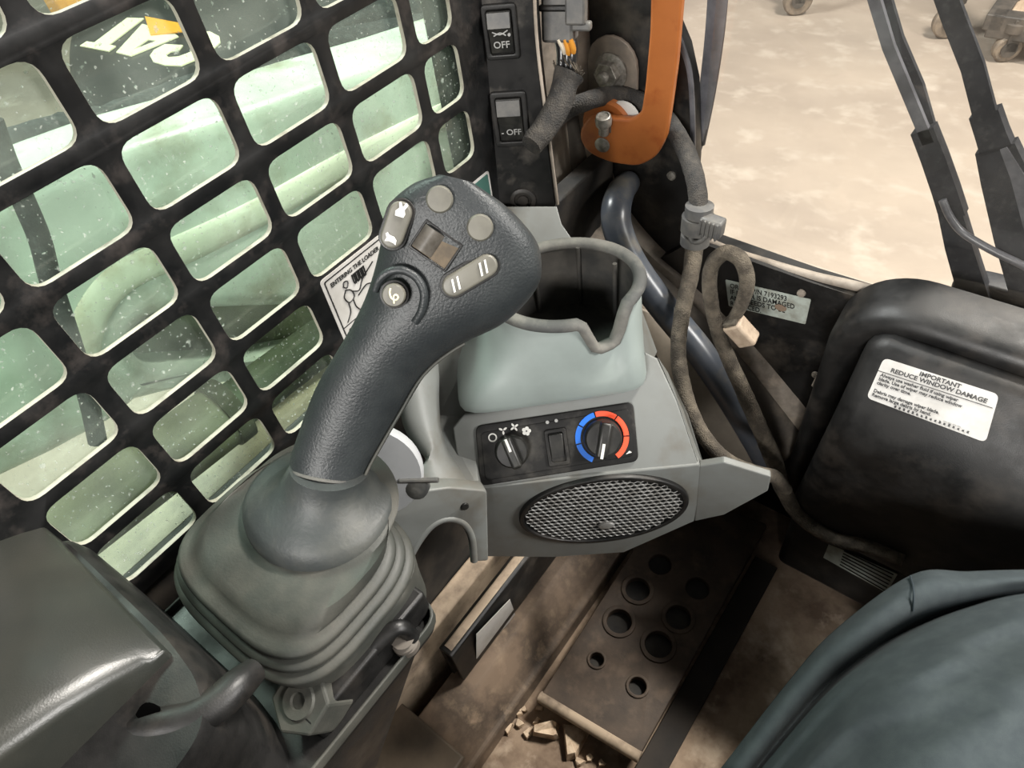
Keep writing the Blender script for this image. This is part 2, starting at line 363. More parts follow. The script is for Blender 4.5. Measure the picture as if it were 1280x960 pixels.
# front wall below the door, with its worn top lip
SILL = Frame((0, .70, .5), (1, 0, 0), (0, 0, 1))
wf = tag(plate('wall_front', SILL, [SILL.uv(868, 301), SILL.uv(1010, 352), (.5, .012), (.5, -.52), (-.44, -.52), (-.44, -.12)], MT['black_paint'], depth=.03), 'black front wall panel below the door glass', kind='structure')
tag(tube('trim_1', [SILL.p(*SILL.uv(*q), -.012) for q in ((868, 299), (890, 313), (940, 331), (1010, 352), (1070, 366), (1200, 400), (1330, 432))], .0075, MT['liner'], None, n=4, flat=.8), 'worn light metal lip along the top of the front sill', kind='structure')
cf = tag(plate('cab_floor', frame((0, 0, 0), 0, 90), [(-.46, -.4), (.5, -.4), (.5, .72), (-.46, .72)], MT['cabfloor'], depth=.02), 'dirty brown cab floor in the footwell', kind='structure')

tag(box('gap_shade_strip', (-.106, .0, .0005), (-.068, .60, .006), MT['gap_shade_dark'], None, .001), 'dark strip standing in for the shaded gap right of the foot plate', kind='structure')  # flat strip coloured dark in place of the shaded gap
# roof and right-hand wall of the cab, out of the picture; they shade the footwell
tag(box('ceiling', (-.47, -.85, 1.66), (.50, .52, 1.70), MT['dusty_black'], None, .01), 'black cab roof above the operator', kind='structure')
tag(box('wall_right', (.46, -.85, -.02), (.49, .72, .62), MT['dusty_black'], None, .004), 'black cab side wall on the right', kind='structure')
tag(box('wall_back', (-.46, -.85, -.02), (.49, -.82, .75), MT['dusty_black'], None, .004), 'black cab rear wall behind the seat', kind='structure')

st = thing('operator_seat', (.06, -.3, .1), 'black vinyl operator seat with a tall backrest behind the camera', 'seat')  # out of view; added to keep rear light off the footwell
box('seat_base', (-.18, -.55, 0), (.30, -.12, .30), MT['dusty_black'], st, .01)
box('cushion', (-.21, -.56, .30), (.33, -.08, .40), MT['seat'], st, .03, 4)
loft('backrest', [[V((.06 + a * w_, y + b, z)) for a, b in ((-1, .04), (-.8, .06), (-.5, .045), (.5, .045), (.8, .06), (1, .04), (1, -.04), (-1, -.04))] for z, y, w_ in ((.38, -.50, .23), (.55, -.53, .25), (.75, -.57, .25), (.9, -.60, .23), (.98, -.62, .18))], MT['seat'], st, 50)

# ================================================================== WINDOW GUARD
g = thing('window_guard', (WINX, .2, .6), 'black steel window guard with rounded rectangular openings on the left side', 'window guard')
holes = []
for r in range(-5, 6):
    for c in range(-1, 5):
        if r >= 4 and c >= 2: continue
        a0 = c * CW + .0065; a1 = (c + 1) * CW - .0065
        if c == 4: a1 = 4.59 * CW
        b1 = -r * RH - .0058; b0 = -(r + 1) * RH + .0058
        holes.append(rnd([(a0, b0), (a1, b0), (a1, b1), (a0, b1)], .012, 5))
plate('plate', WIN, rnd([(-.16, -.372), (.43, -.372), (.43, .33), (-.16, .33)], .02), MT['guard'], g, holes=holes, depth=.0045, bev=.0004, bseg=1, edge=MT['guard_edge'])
# black inner frame rails outside the last column of openings
for a, w_ in ((.404, .010), (.422, .012), (.442, .04)):
    box('frame_rail', (WINX - .05, .0518 + a, .55), (WINX - .022, .0518 + a + w_, 1.3), MT['black_paint'], g, .002)

# placard beside the grip
d = thing('safety_placard', WIN.p(.21, -.30), 'white instruction placard titled entering the loader on the guard', 'placard')
A0, A1, B1, B0 = .180, .262, -.236, -.345
plate('sheet', WIN, rrect((A0 + A1) / 2, (B0 + B1) / 2, A1 - A0, B1 - B0, .004), MT['decal'], d, depth=.0008, lift=.0012)
def border(name, F, a0, a1, b0, b1, w_, mt, parent, lift, r=.002):
    plate(name, F, rrect((a0 + a1) / 2, (b0 + b1) / 2, a1 - a0, b1 - b0, r), mt, parent, holes=[rrect((a0 + a1) / 2, (b0 + b1) / 2, a1 - a0 - 2 * w_, b1 - b0 - 2 * w_, r)], depth=.0003, lift=lift)
border('border', WIN, A0 + .003, A1 - .003, B0 + .003, B1 - .003, .0011, MT['ink'], d, .0015)
text('lettering', WIN, 'ENTERING THE LOADER', A0 + .008, B1 - .0105, .0062, MT['ink'], d, lift=.0016, bold=.00012, sx=.86)
text('lettering', WIN, 'OPERATING', A0 + .008, B1 - .0645, .0062, MT['ink'], d, lift=.0016, bold=.00012, sx=.86)
plate('rule', WIN, [(A0 + .003, B1 - .058), (A1 - .003, B1 - .058), (A1 - .003, B1 - .0572), (A0 + .003, B1 - .0572)], MT['ink'], d, depth=.0003, lift=.0015)
def stroke(pts, r=.0006, name='pictogram'):
    return tube(name, [WIN.p(A0 + a, B1 + b, .0016) for a, b in pts], r, MT['ink'], d, n=3, seg=5)
stroke([(.020, -.024), (.016, -.030), (.019, -.038), (.026, -.036), (.025, -.028), (.020, -.024)])          # torso
stroke([(.018, -.038), (.017, -.047), (.010, -.055)]); stroke([(.024, -.037), (.024, -.046), (.027, -.053)])
stroke([(.019, -.020), (.021, -.016), (.025, -.018), (.022, -.023), (.019, -.020)])
stroke([(.026, -.030), (.033, -.034), (.040, -.026), (.056, -.018)]); stroke([(.030, -.038), (.042, -.034), (.050, -.038), (.055, -.030)])
for k in range(4): stroke([(.031 + k * .004, -.015), (.031 + k * .004, -.024), (.033 + k * .004, -.024), (.033 + k * .004, -.015)], .0008)
d = thing('green_placard', WIN.p(.37, -.265), 'small green placard with a white edge beside the switch panel', 'placard')
plate('sheet', WIN, rrect(.378, -.285, .05, .055, .003), MT['decal'], d, depth=.0008, lift=.0012)
plate('print', WIN, rrect(.378, -.285, .045, .050, .002), MT['green_decal'], d, depth=.0004, lift=.0016)

# ================================================================== OUTSIDE, LEFT OF THE CAB
ARM = Frame((-.66, 0, .7), (0, 1, 0), (0, 0, 1))
arm = thing('loader_boom', (-.72, .3, .3), 'pale painted loader boom running past the side window', 'loader boom')
outl = [(-160, 320), (0, 244), (90, 206), (172, 174), (292, 137), (412, 96), (520, 62), (620, 26), (630, 140), (560, 310), (500, 402), (400, 446), (330, 468), (250, 486), (175, 506), (150, 528), (70, 572), (0, 606), (-160, 690)]
slot = rnd(ARM.uvs([(168, 436), (182, 404), (232, 392), (372, 386), (440, 360), (480, 362), (480, 420), (330, 452), (190, 464)]), .02)
plate('arm_body', ARM, ARM.uvs(outl), MT['armgreen'], arm, holes=[slot], depth=.11, bev=.022, bseg=4, smooth=60)
plate('inner_plate', ARM.shift(-.05), ARM.uvs([(140, 380), (520, 330), (520, 440), (150, 480)]), MT['olive'], arm, depth=.01)
tube('rib', [ARM.p(*ARM.uv(*q), .001) for q in ((104, 450), (106, 420), (122, 380), (160, 342), (240, 306), (330, 262), (430, 206), (560, 140))], .017, MT['armrib'], arm, n=5, flat=.28, upv=(1, 0, 0))
pl = tube('black_hose', [PX(*q, -.585) for q in ((-12, 150), (8, 205), (30, 252), (50, 300), (63, 350), (80, 400), (98, 455), (112, 505), (122, 552))], .008, MT['hose'], None, n=5)
tag(pl, 'thin black hydraulic hose hanging down in front of the pale loader boom', 'hose')
pl = tube('hose_bundle', [PX(*q, -.86) for q in ((-140, 262), (-20, 206), (90, 172), (172, 150), (300, 106), (405, 74), (520, 50), (600, 36))], [.03, .028, .026, .026, .030, .034, .036, .036], MT['hose'], None, n=6, wob=.15, seg=16)
tag(pl, 'thick fuzzy black sleeved hose bundle lying along the top of the loader boom', 'hose')
pl = tube('bent_hose', [PX(*q, -.9) for q in ((404, 74), (430, 40), (470, 22), (520, 8), (560, -10))], .022, MT['hose'], None, n=6)
tag(pl, 'short bent black hose rising from the hose bundle behind the upper guard openings', 'hose')
c_ = thing('lift_cylinder', (-.57, .1, .42), 'beige hydraulic cylinder below the loader boom behind the guard', 'hydraulic cylinder')
cy = [PX(*q, -.565) for q in ((20, 712), (110, 640), (190, 577), (285, 514), (400, 442))]
tube('barrel', [cy[0], cy[3]], .034, MT['beige'], c_, n=1, seg=24)
tube('rod', [cy[3], cy[3] + (cy[3] - cy[0]) * .6], .026, MT['olive'], c_, n=1, seg=20)
tube('gland', [cy[0] + (cy[3] - cy[0]) * .95, cy[0] + (cy[3] - cy[0]) * 1.03], .037, MT['beige_dark'], c_, n=1, seg=24)
f_ = thing('fender_ledge', (-.52, .1, .3), 'dusty beige stepped fender ledge outside below the window guard', 'fender')
box('ledge_plate', (-.80, -.4, .36), (-.60, .38, .405), MT['beige'], f_, .004)
box('ledge_plate', (-.60, -.4, .44), (-.505, .9, .456), MT['beige'], f_, .004)
box('ledge_plate', (-.53, -.4, .50), (-.497, .9, .512), MT['beige_dark'], f_, .003)
box('ledge_plate', (-.496, -.4, .545), (-.470, .9, .557), MT['mud_light'], f_, .003)
box('ledge_plate', (-.49, -.4, .30), (-.462, .9, .54), MT['beige_dark'], f_, .003)

# other machine standing in the workshop, with its logo seen upside down
mc = thing('parked_machine', (-3.0, 1.4, ZG), 'black hooded machine with an upside-down CAT logo parked beyond the side window', 'machine')
HOOD = frame((0, 0, .2), 0, 90)
hp = [HOOD.uv(*q) for q in ((78, 62), (84, 120), (118, 142), (250, 118), (420, 70), (440, -40), (120, -40), (86, 20))]
plate('hood', HOOD, rnd(hp, .12), MT['machine_black'], mc, depth=.6, bev=.05, bseg=4, smooth=60)
def pxg(name, L, mt, lift, hol=()):
    S = lambda Q: [HOOD.uv(x / 2.909, y / 2.909) for x, y in Q]
    return plate(name, HOOD, S(L), mt, mc, holes=[S(h) for h in hol], depth=.004, lift=lift)
pxg('letter', [(294, 172), (318, 156), (346, 160), (465, 70), (526, 72), (400, 168), (424, 173), (398, 192)], MT['cream'], .006)
pxg('letter', [(425, 196), (520, 92), (540, 98), (550, 134), (640, 130), (652, 138), (478, 209)], MT['cream'], .006, [[(488, 186), (540, 150), (572, 154)]])
pxg('letter', [(548, 208), (562, 188), (602, 166), (668, 170), (652, 190), (622, 194), (606, 206), (616, 214), (652, 211), (692, 196), (742, 164), (750, 152), (738, 145), (712, 152), (684, 150), (690, 136), (722, 122), (765, 120), (800, 138), (803, 160), (770, 190), (720, 220), (660, 245), (602, 243), (560, 230)], MT['cream'], .006)
pxg('triangle', [(532, 70), (668, 96), (684, 124), (552, 137)], MT['yellow'], .011)
box('far_machine_body', (-5.6, 2.2, ZG), (-3.0, 3.4, .5), MT['machine_grey'], mc, .05)  # farther machine body, dark grey in its own colour
q_ = PX(100, -6, -4.2); box('work_light', (-4.4, q_.y - .12, q_.z - .1), (-4.2, q_.y + .1, q_.z + .25), MT['yellow'], mc, .04)

# ================================================================== CART WITH CASTERS, AHEAD OF THE DOOR
ct = thing('workshop_cart', (-.3, 4.1, ZG), 'dark steel rolling cart with a light shelf at the top right', 'cart')
def caster(x, y, lab, r=.075, own=None):
    F = Frame((x, y, ZG + r), (.85, .5, 0), (0, 0, 1))
    p = lathe('caster', F, [(.03, -.022), (r - .008, -.022), (r, -.014), (r, .014), (r - .008, .022), (.03, .022)], MT['wheel'], own, 28)
    lathe('hub', F, [(.02, -.03), (.034, -.03), (.034, .03), (.02, .03)], MT['cart'], p, 16)
    fbox('fork', F, -.02, .03, -.01, r + .07, .024, .03, MT['cart'], p, .002); fbox('fork', F, -.02, .03, -.01, r + .07, -.03, -.024, MT['cart'], p, .002)
    lathe('swivel', Frame((x, y, ZG + 2 * r + .03), (1, 0, 0), (0, 1, 0)), [(.03, -.02), (.045, -.015), (.045, .02), (.02, .03)], MT['cart'], p, 16)
    return p
q = PZ(1176, 52, ZG); caster(q.x, q.y + .05, '', own=ct)
q = PZ(1218, 68, ZG); caster(q.x + .12, q.y - .02, '', .06, own=ct)
z0 = PZ(1228, 60, ZG)
box('post', (z0.x, 4.0, ZG + .15), (z0.x + .07, 4.07, .4), MT['cart'], ct, .006)
box('shelf', (z0.x + .06, 3.9, ZG + .16), (1.5, 5.2, ZG + .2), MT['shelf'], ct, .01)
box('frame_rail', (z0.x, 3.82, ZG + .10), (1.5, 3.9, ZG + .2), MT['cart'], ct, .006)
box('frame_rail', (z0.x - .02, 3.82, ZG + .13), (z0.x + .06, 5.2, ZG + .2), MT['cart'], ct, .006)
q = PZ(992, 20, ZG); p = caster(q.x, q.y + .02, '')
tag(p, 'lone beige caster wheel at the top edge of the floor', 'caster wheel')
fbox('leg', Frame((q.x + .02, q.y, ZG + .1), (.85, .5, 0), (0, 0, 1)), .02, .07, .02, .5, -.02, .02, MT['cart'], p, .004)

# ================================================================== FRONT LEFT CORNER
PIL = Frame((0, .715, .6), (1, 0, 0), (0, 0, 1))
cp = thing('corner_pillar', (-.42, .70, .3), 'black door pillar plate with a rounded edge behind the orange handle', 'pillar')
px = [(640, -60), (800, -60), (838, 20), (855, 60), (865, 105), (868, 200), (862, 285), (890, 318), (1000, 420), (1010, 520), (900, 470), (790, 330), (700, 260), (640, 200)]
plate('plate', PIL, PIL.uvs(px), MT['black_paint'], cp, depth=.02, bev=.002)
tube('edge_seal', [PIL.p(*PIL.uv(*q), .002) for q in ((800, -60), (838, 20), (855, 60), (865, 105), (867, 200), (861, 285))], .0032, MT['seal'], cp, n=5)
fn = PIL.shift(.004)
bp = PIL.uv(770, 84)
plate('bracket', PIL, [(bp[0] + a, bp[1] + b) for a, b in [(-.034, -.09), (.034, -.09)] + [(.034 * math.cos(t * pi / 10), .006 + .034 * math.sin(t * pi / 10)) for t in range(0, 11)]], MT['liner_dark'], cp, depth=.006, lift=.010, bev=.001, edge=MT['liner'])
NUT = Frame(PIL.p(*bp, .010), (1, 0, 0), (0, 0, 1))
nut = lathe('flange_nut', NUT, [(.022, 0), (.022, .003), (.015, .006), (.005, .006)], MT['zinc'], cp, 24)
prism('hex', NUT, 6, .016, .005, .016, MT['zinc'], nut)
lathe('stud', NUT, [(.007, .01), (.007, .024), (.005, .0255), (.001, .0255)], MT['zinc'], nut, 16)
s_ = PIL.uv(840, 219)
lathe('small_screw', Frame(PIL.p(*s_), (1, 0, 0), (0, 0, 1)), [(.006, 0), (.006, .003), (.003, .004), (.001, .004)], MT['zinc'], cp, 12)
# door edge strip outside
pl = tube('door_edge_strip', [PY(*q, .742) for q in ((900, -40), (893, 40), (884, 110), (874, 170), (868, 200))], [.012, .011, .010, .008, .005], MT['seal'], None, n=4, flat=.45, upv=(0, 1, 0))
tag(pl, 'tall translucent grey rubber strip on the door glass right of the orange handle', 'seal strip')
tube('clear_edge', [PY(*q, .744) for q in ((908, -40), (901, 40), (890, 115), (877, 180))], .0045, MT['wiper'], pl, n=4)

# liner strips curving from the pillar down to the footwell
ln = thing('corner_liner', (-.4, .62, .2), 'dusty curved liner strips running from the pillar down to the footwell', 'trim')
L0 = [(664, -40), (678, 120), (690, 225), (703, 275), (738, 315), (795, 392), (856, 470), (938, 580)]
L1 = [(689, -40), (699, 120), (712, 225), (735, 272), (775, 322), (822, 378), (880, 440), (975, 580)]
L2 = [(706, -40), (716, 110), (730, 190), (752, 255), (792, 312), (850, 366), (920, 442), (1010, 556)]
L3 = [(730, -40), (738, 110), (755, 190), (780, 258), (824, 312), (872, 352), (945, 422), (1030, 520)]
def strip(name, A, B, ya, yb, gap, mt, th=.012):
    a = cr([PY(u, v, ya) for u, v in A], 5); b = cr([PY(u, v, yb) for u, v in B], 5)
    rings = []
    for p, q in zip(a, b):
        dvec = (q - p); p2 = p + dvec * gap; q2 = q - dvec * gap; m_ = (p2 + q2) / 2 + V((0, -.006, .004))
        bk_ = V((0, th, -.002)); rings.append([p2 + bk_, p2, m_, q2, q2 + bk_])
    return loft(name, rings, mt, ln, 60)
strip('trim_strip', L0, L1, .63, .655, .04, MT['liner'])
strip('trim_strip', L1, L2, .66, .685, .06, MT['liner_dark'])
strip('trim_strip', L2, L3, .688, .708, .05, MT['liner'])
# kick panel between console and front wall
KP = Frame(PD(870, 490, 1.03), (.72, .69, 0), (-.35, .37, .86))
k_ = pplate('kick_panel', KP, [(800, 385), (816, 392), (880, 446), (946, 540), (975, 590), (940, 590), (893, 560), (850, 500), (822, 450), (808, 420)], MT['kick'], None, r=.006, depth=.012, bev=.002)
tag(k_, 'light beige kick panel between the grey console and the bent tube', 'panel')

# bent tube
pl = tube('bent_tube', [PY(*q, y) for q, y in (((786, 228), .700), ((776, 240), .668), ((770, 262), .636), ((773, 290), .622), ((792, 332), .615), ((830, 385), .612), ((875, 440), .610), ((915, 500), .610), ((948, 556), .612), ((965, 590), .62))], [.0155, .018, .019, .019, .019, .019, .019, .019, .019, .019], MT['tube'], None, n=6, seg=20)
tag(pl, 'bent dark blue-grey steel tube running down from the pillar to the footwell', 'tube')

# ------------------------------------------------------------------ orange handle
OR = Frame(PD(790, 150, 1) , (1, 0, 0), (0, 0, 1)); OR = Frame((-.39, .655, .68), (.985, .17, 0), (0, 0, 1))
oh = thing('door_handle', OR.o, 'orange painted L-shaped door lever at the front left pillar', 'handle')
op = [(814, -60), (857, -60), (851, 20), (846, 80), (838, 140), (832, 176), (820, 197), (797, 209), (762, 204), (735, 192), (723, 174), (728, 155), (742, 143), (762, 148), (790, 150), (801, 142), (806, 110), (812, 40)]
hb = pplate('lever', OR, op, MT['orange'], oh, r=.011, depth=.012, bev=.0035, bseg=4, smooth=50)
OB = OR.shift(-.014); c_ = OB.uv(757, 158)
lathe('pivot_disc', Frame(OB.p(*c_), OB.e1, OB.e2), [(.030, -.012), (.031, -.003), (.0285, 0), (.001, 0)], MT['orange'], oh, 32)
c_ = OB.uv(775, 152); lathe('washer', Frame(OB.p(*c_, -.006), OB.e1, OB.e2), [(.021, -.004), (.021, 0), (.012, .001), (.001, .001)], MT['white'], oh, 24)
c_ = OR.uv(753, 181); lathe('rivet', Frame(OR.p(*c_), OR.e1, OR.e2), [(.0095, -.001), (.0095, .0012), (.008, .0022), (.001, .0024)], MT['zinc'], oh, 24)
fbox('pin_slot', Frame(OR.p(*OR.uv(756, 160)), OR.e1, OR.e2), -.008, .008, -.005, .006, -.004, .0005, MT['mud'], oh, .0005)
pin = [OR.p(*OR.uv(756, 165), .003), OR.p(*OR.uv(757, 152), .006), OR.p(*OR.uv(757, 138), .008)]
p_ = tube('pin', [pin[0], pin[1]], .0065, MT['zinc'], oh, n=1)
ax = (pin[2] - pin[0]).normalized(); PF = Frame(pin[1], ax.orthogonal(), ax.cross(ax.orthogonal()))
if PF.n.dot(ax) < 0: PF = Frame(PF.o, PF.e2, PF.e1)
lathe('cap', PF, [(.006, -.002), (.0095, 0), (.0100, .006), (.0085, .0115), (.0068, .012), (.006, .0108), (.001, .0108)], MT['zinc'], p_, 20)

# ------------------------------------------------------------------ switch panel
SW = frame(PD(640, 150, .72), 31, 4)
sp = thing('switch_panel', SW.p(0, -.1), 'black switch panel strip on the corner pillar with two OFF rockers', 'switch panel')
pplate('panel', SW, [(560, -60), (664, -60), (674, 80), (684, 170), (695, 258), (690, 265), (650, 268), (622, 262), (604, 190), (586, 90)], MT['switch_panel'], sp, r=.005, depth=.035, bev=.0025, bseg=3)
tube('edge_trim', [SW.p(*SW.uv(*q), -.001) for q in ((666, -60), (670, 40), (679, 120), (690, 200), (697, 256))], .0016, MT['liner'], sp, n=4)
def rocker(c4, mid, mark, lab):
    # c4: bezel corners in the photograph; mid: crest between the two rocker halves
    A = [SW.uv(*q) for q in c4]; ca = sum(p[0] for p in A) / 4; cb = sum(p[1] for p in A) / 4
    w_ = (A[1][0] - A[0][0] + A[2][0] - A[3][0]) / 2; h_ = (A[0][1] - A[3][1] + A[1][1] - A[2][1]) / 2
    bz = plate('rocker_switch', SW, rrect(ca, cb, w_, h_, .004), MT['black_plastic'], sp, holes=[rrect(ca, cb, w_ * .72, h_ * .80, .002)], depth=.006, lift=.004, bev=.0012)
    bz['label'] = lab
    F = Frame(SW.p(ca, cb), SW.e1, SW.e2); W = w_ * .345; H = h_ * .39
    prof = [(-H, -.006), (-H, .0015), (-H * .2, .004), (H * .28, .0075), (H * .42, .0085), (H, .0055), (H, -.006)]
    bm = bmesh.new(); q = [[bm.verts.new(F.p(s * W, b, c)) for b, c in prof] for s in (-1, 1)]
    for i in range(len(prof) - 1): bm.faces.new((q[0][i], q[1][i], q[1][i + 1], q[0][i + 1]))
    bm.faces.new(q[0]); bm.faces.new(q[1][::-1])
    rk = bevel_mod(bm_obj(bm, 'rocker', MT['knob'], bz), .0008, 2)
    bm = bmesh.new(); vs = [bm.verts.new(F.p(a, b, c)) for a, b, c in ((-W * .94, H * .30, .0079), (W * .94, H * .30, .0079), (W * .94, H * .97, .0062), (-W * .94, H * .97, .0062))]; vs[0].co += F.n * .0004; vs[1].co += F.n * .0004
    bm.faces.new(vs); e = bmesh.ops.extrude_face_region(bm, geom=bm.faces[:]); bmesh.ops.translate(bm, verts=[v for v in e['geom'] if isinstance(v, bmesh.types.BMVert)], vec=F.n * .0016)
    bm_obj(bm, 'lens', MT['conn'], bz)
    slope = Frame(F.p(0, -H * .55, .0034), F.e1, (F.e2 * 1 + F.n * .10))
    text('lettering', slope, mark, 0, 0, .0085, MT['grey_print'], bz, 'CENTER', lift=.0012, bold=.0001)
    return bz, slope
b1, s1 = rocker([(601, 4), (644, 3), (651, 70), (609, 76)], 0, 'OFF', 'upper black rocker switch with a wiper symbol')
tube('symbol', [s1.p(a, b, .002) for a, b in ((-.007, .012), (.0, .0095), (.007, .013))], .0006, MT['grey_print'], b1, n=3, seg=5)
tube('symbol', [s1.p(a, b, .002) for a, b in ((-.006, .0085), (.0, .011), (.005, .0085))], .0006, MT['grey_print'], b1, n=3, seg=5)
lathe('symbol', Frame(s1.p(.0078, .0088, .001), s1.e1, s1.e2), [(.0014, 0), (.0014, .001), (.0001, .001)], MT['grey_print'], b1, 10)
b2, s2 = rocker([(612, 114), (657, 112), (663, 179), (621, 184)], 0, '- OFF', 'lower rocker switch with a thick worn bezel')
bf = SW.uv(654, 249)
pg = lathe('plug', Frame(SW.p(*bf), SW.e1, SW.e2), [(.0135, 0), (.0135, .003), (.011, .0045), (.0095, .0045), (.009, .002), (.006, .002), (.0055, .0042), (.001, .0046)], MT['black_plastic'], sp, 28)
# ------------------------------------------------------------------ connector and wires
cn = thing('wiring_connector', PD(705, 20, .74), 'grey plastic wiring connector with exposed orange and white wires at the top of the pillar', 'connector')
CF = frame(PD(704, 18, .72), 20, 12)
fbox('housing', CF, -.018, .012, -.022, .045, -.012, .012, MT['conn'], cn, .003)
fbox('housing_rib', CF, -.0195, .0135, .004, .010, -.0135, .0135, MT['black_plastic'], cn, .002)
fbox('latch', CF, .006, .024, -.006, .045, .004, .018, MT['conn'], cn, .002)
fbox('latch_clip', CF, .010, .028, -.012, -.004, .002, .012, MT['conn'], cn, .002)
for (a, b), (u, v), m_ in (((-.002, -.018), (706, 72), 'wire_w'), ((.004, -.018), (710, 74), 'wire_o'), ((.009, -.018), (716, 72), 'wire_o'), ((-.007, -.018), (702, 78), 'machine_black'), ((.0, -.02), (708, 84), 'machine_black'), ((.006, -.02), (714, 84), 'machine_black')):
    cz = .010 if m_ != 'machine_black' else -.006
    tube('wire', [CF.p(a, b, cz), (CF.p(a, b, cz) + PD(u, v, .725)) / 2 + V((.002, 0, 0)), PD(u, v, .727), PD(u - 3, v + 28, .728)], .0026 if m_ != 'machine_black' else .005, MT[m_], cn, n=4, seg=8)
sl = tube('braided_sleeve', [PD(*q) for q in ((712, 92, .722), (707, 104, .72), (700, 126, .715), (687, 152, .708), (672, 172, .70), (664, 182, .695))], [.0155, .0125, .0125, .012, .0115, .0105], MT['sleeve_dark'], None, n=6, seg=18, wob=.12)
tag(sl, 'frayed dark braided cable sleeve hanging below the wiring connector', 'cable sleeve')
for k in range(26):
    t = 2 * pi * k / 26; o_ = PD(711, 95, .722); e_ = V((math.cos(t), 0, .35 * math.sin(t)))
    tube('frayed_strand', [o_ + e_ * .012 + V((0, .006 * math.sin(t), 0)), o_ + e_ * .0155 + V((random.uniform(-.003, .003), 0, .007 + random.uniform(0, .006)))], .0006, MT['sleeve'], sl, n=1, seg=4)

# ------------------------------------------------------------------ harness
hs = thing('wiring_harness', PY(950, 590, .6), 'brown braided wiring harness looping from the pillar down to the wiper cover', 'wiring harness')
tube('sleeve', [PY(*q) for q in ((684, 162, .60), (705, 140, .62), (735, 126, .64), (768, 119, .690), (800, 126, .700), (832, 148, .695), (856, 186, .665), (870, 228, .625), (874, 268, .605))], .0105, MT['sleeve_dark'], hs, n=7, seg=16, wob=.08)
tube('sleeve', [PD(*q) for q in ((869, 300, .925), (864, 340, .915), (853, 390, .90), (848, 440, .885), (856, 492, .87), (876, 540, .862), (908, 575, .868), (946, 591, .895), (968, 596, .94), (982, 612, .985))], [.0115, .0108, .0102, .0098, .0098, .0095, .009, .0088, .0088, .0085], MT['sleeve'], hs, n=7, seg=16, wob=.08)
tube('sleeve', [PY(*q) for q in ((914, 402, 0.590), (926, 382, 0.590), (934, 352, 0.592), (926, 325, 0.595), (906, 316, 0.595), (889, 334, 0.592), (888, 372, 0.588), (900, 422, 0.582), (926, 482, 0.580), (950, 536, 0.578), (968, 578, 0.575), (978, 610, 0.575), (1000, 645, 0.572), (1040, 672, 0.570), (1090, 684, 0.570), (1130, 700, 0.570))], [.0069, .0078, .0087, .0087, .0087, .0087, .0087, .0087, .0097, .0106, .0115, .0106, .0101, .0101, .0101, .0092], MT['sleeve'], hs, n=7, seg=16, wob=.08)
TC = Frame(PY(926, 414, .588), (.62, .2, -.75), (.75, 0, .62))
fbox('end_connector', TC, -.017, .019, -.012, .012, -.01, .01, MT['conn_tan'], hs, .003)
fbox('connector_collar', TC, -.022, -.016, -.009, .009, -.008, .008, MT['sleeve'], hs, .002)
# clip that holds the harness
cl = thing('cable_clip', PY(872, 286, .607), 'grey ratchet cable clip gripping the harness at the pillar edge', 'clip')
ax = (PY(869, 310, .602) - PY(874, 262, .607)).normalized()
for (u, v), h_, r_ in (((874, 263), .007, .0155), ((872, 279), .010, .018), ((869, 298), .007, .0165)):
    c0 = PY(u, v, .605); F = Frame(c0, ax.orthogonal(), ax.cross(ax.orthogonal()))
    lathe('clamp_ring', F, [(r_ - .004, -h_), (r_, -h_ + .001), (r_, h_ - .001), (r_ - .004, h_)], MT['conn'], cl, 24)
CF = Frame(PY(889, 282, .597), (.96, 0, -.05), (.05, 0, .96))
fbox('ratchet', CF, -.012, .014, -.011, .011, -.008, .008, MT['conn'], cl, .003)
for k in range(5): fbox('ratchet_tooth', CF, -.010 + k * .0048, -.0076 + k * .0048, -.0105, .0105, .007, .0105, MT['conn'], cl, .0006)
tube('zip_tie', [PY(*q) for q in ((860, 290, .594), (866, 302, .590), (878, 300, .590), (884, 288, .594))], .003, MT['conn'], cl, n=4, seg=8)

# ------------------------------------------------------------------ front sill decal
OD = Frame((0, .6985, .48), (1, 0, 0), (0, 0, 1))
od = thing('parts_decal', OD.at(960, 377), 'worn pale decal with a part number on the black front sill', 'decal')
pplate('sheet', OD, [(907, 349), (1014, 374), (1007, 405), (911, 382)], MT['decal_dull'], od, r=.002, depth=.0006, lift=.0006)
t0 = OD.uv(912, 353); t1 = OD.uv(1012, 376); e_ = Frame(OD.at(912, 353), OD.at(1012, 376) - OD.at(912, 353), (0, 0, 1))
ww = (OD.at(1012, 376) - OD.at(912, 353)).length; hh = (OD.at(907, 349) - OD.at(911, 382)).length
for k, s in enumerate(('ORDER P/N 7193293', 'IF DOOR IS DAMAGED', 'AND NEEDS TO BE', 'REPLACED.')):
    text('lettering', e_, s, .001, -hh * (.10 + .225 * k), hh * .25, MT['ink'], od, sx=.78 if k < 2 else .8, lift=.0014, bold=.00012)
lathe('rust_spot', Frame(OD.at(976, 384), (1, 0, 0), (0, 0, 1)), [(.008, .0006), (.0075, .0016), (.001, .0018)], MT['mud'], od, 14, sy=.7)
for (u, v) in ((1002, 366), (1020, 468)):
    lathe('rivet', Frame(OD.at(u, v), (1, 0, 0), (0, 0, 1)), [(.0055, 0), (.005, .003), (.001, .004)], MT['liner'], od if v < 400 else cp, 12)
bs = thing('sill_bolt', PY(1012, 340, .725), 'small bright bolt head on top of the front sill', 'bolt')
lathe('flange', Frame(PY(1012, 343, .725), (1, 0, 0), (0, 1, 0)), [(.011, -.004), (.011, .001), (.008, .003), (.001, .003)], MT['steel'], bs, 20)
prism('hex', Frame(PY(1012, 342, .725), (1, 0, 0), (0, 1, 0)), 6, .007, .002, .008, MT['steel'], bs)

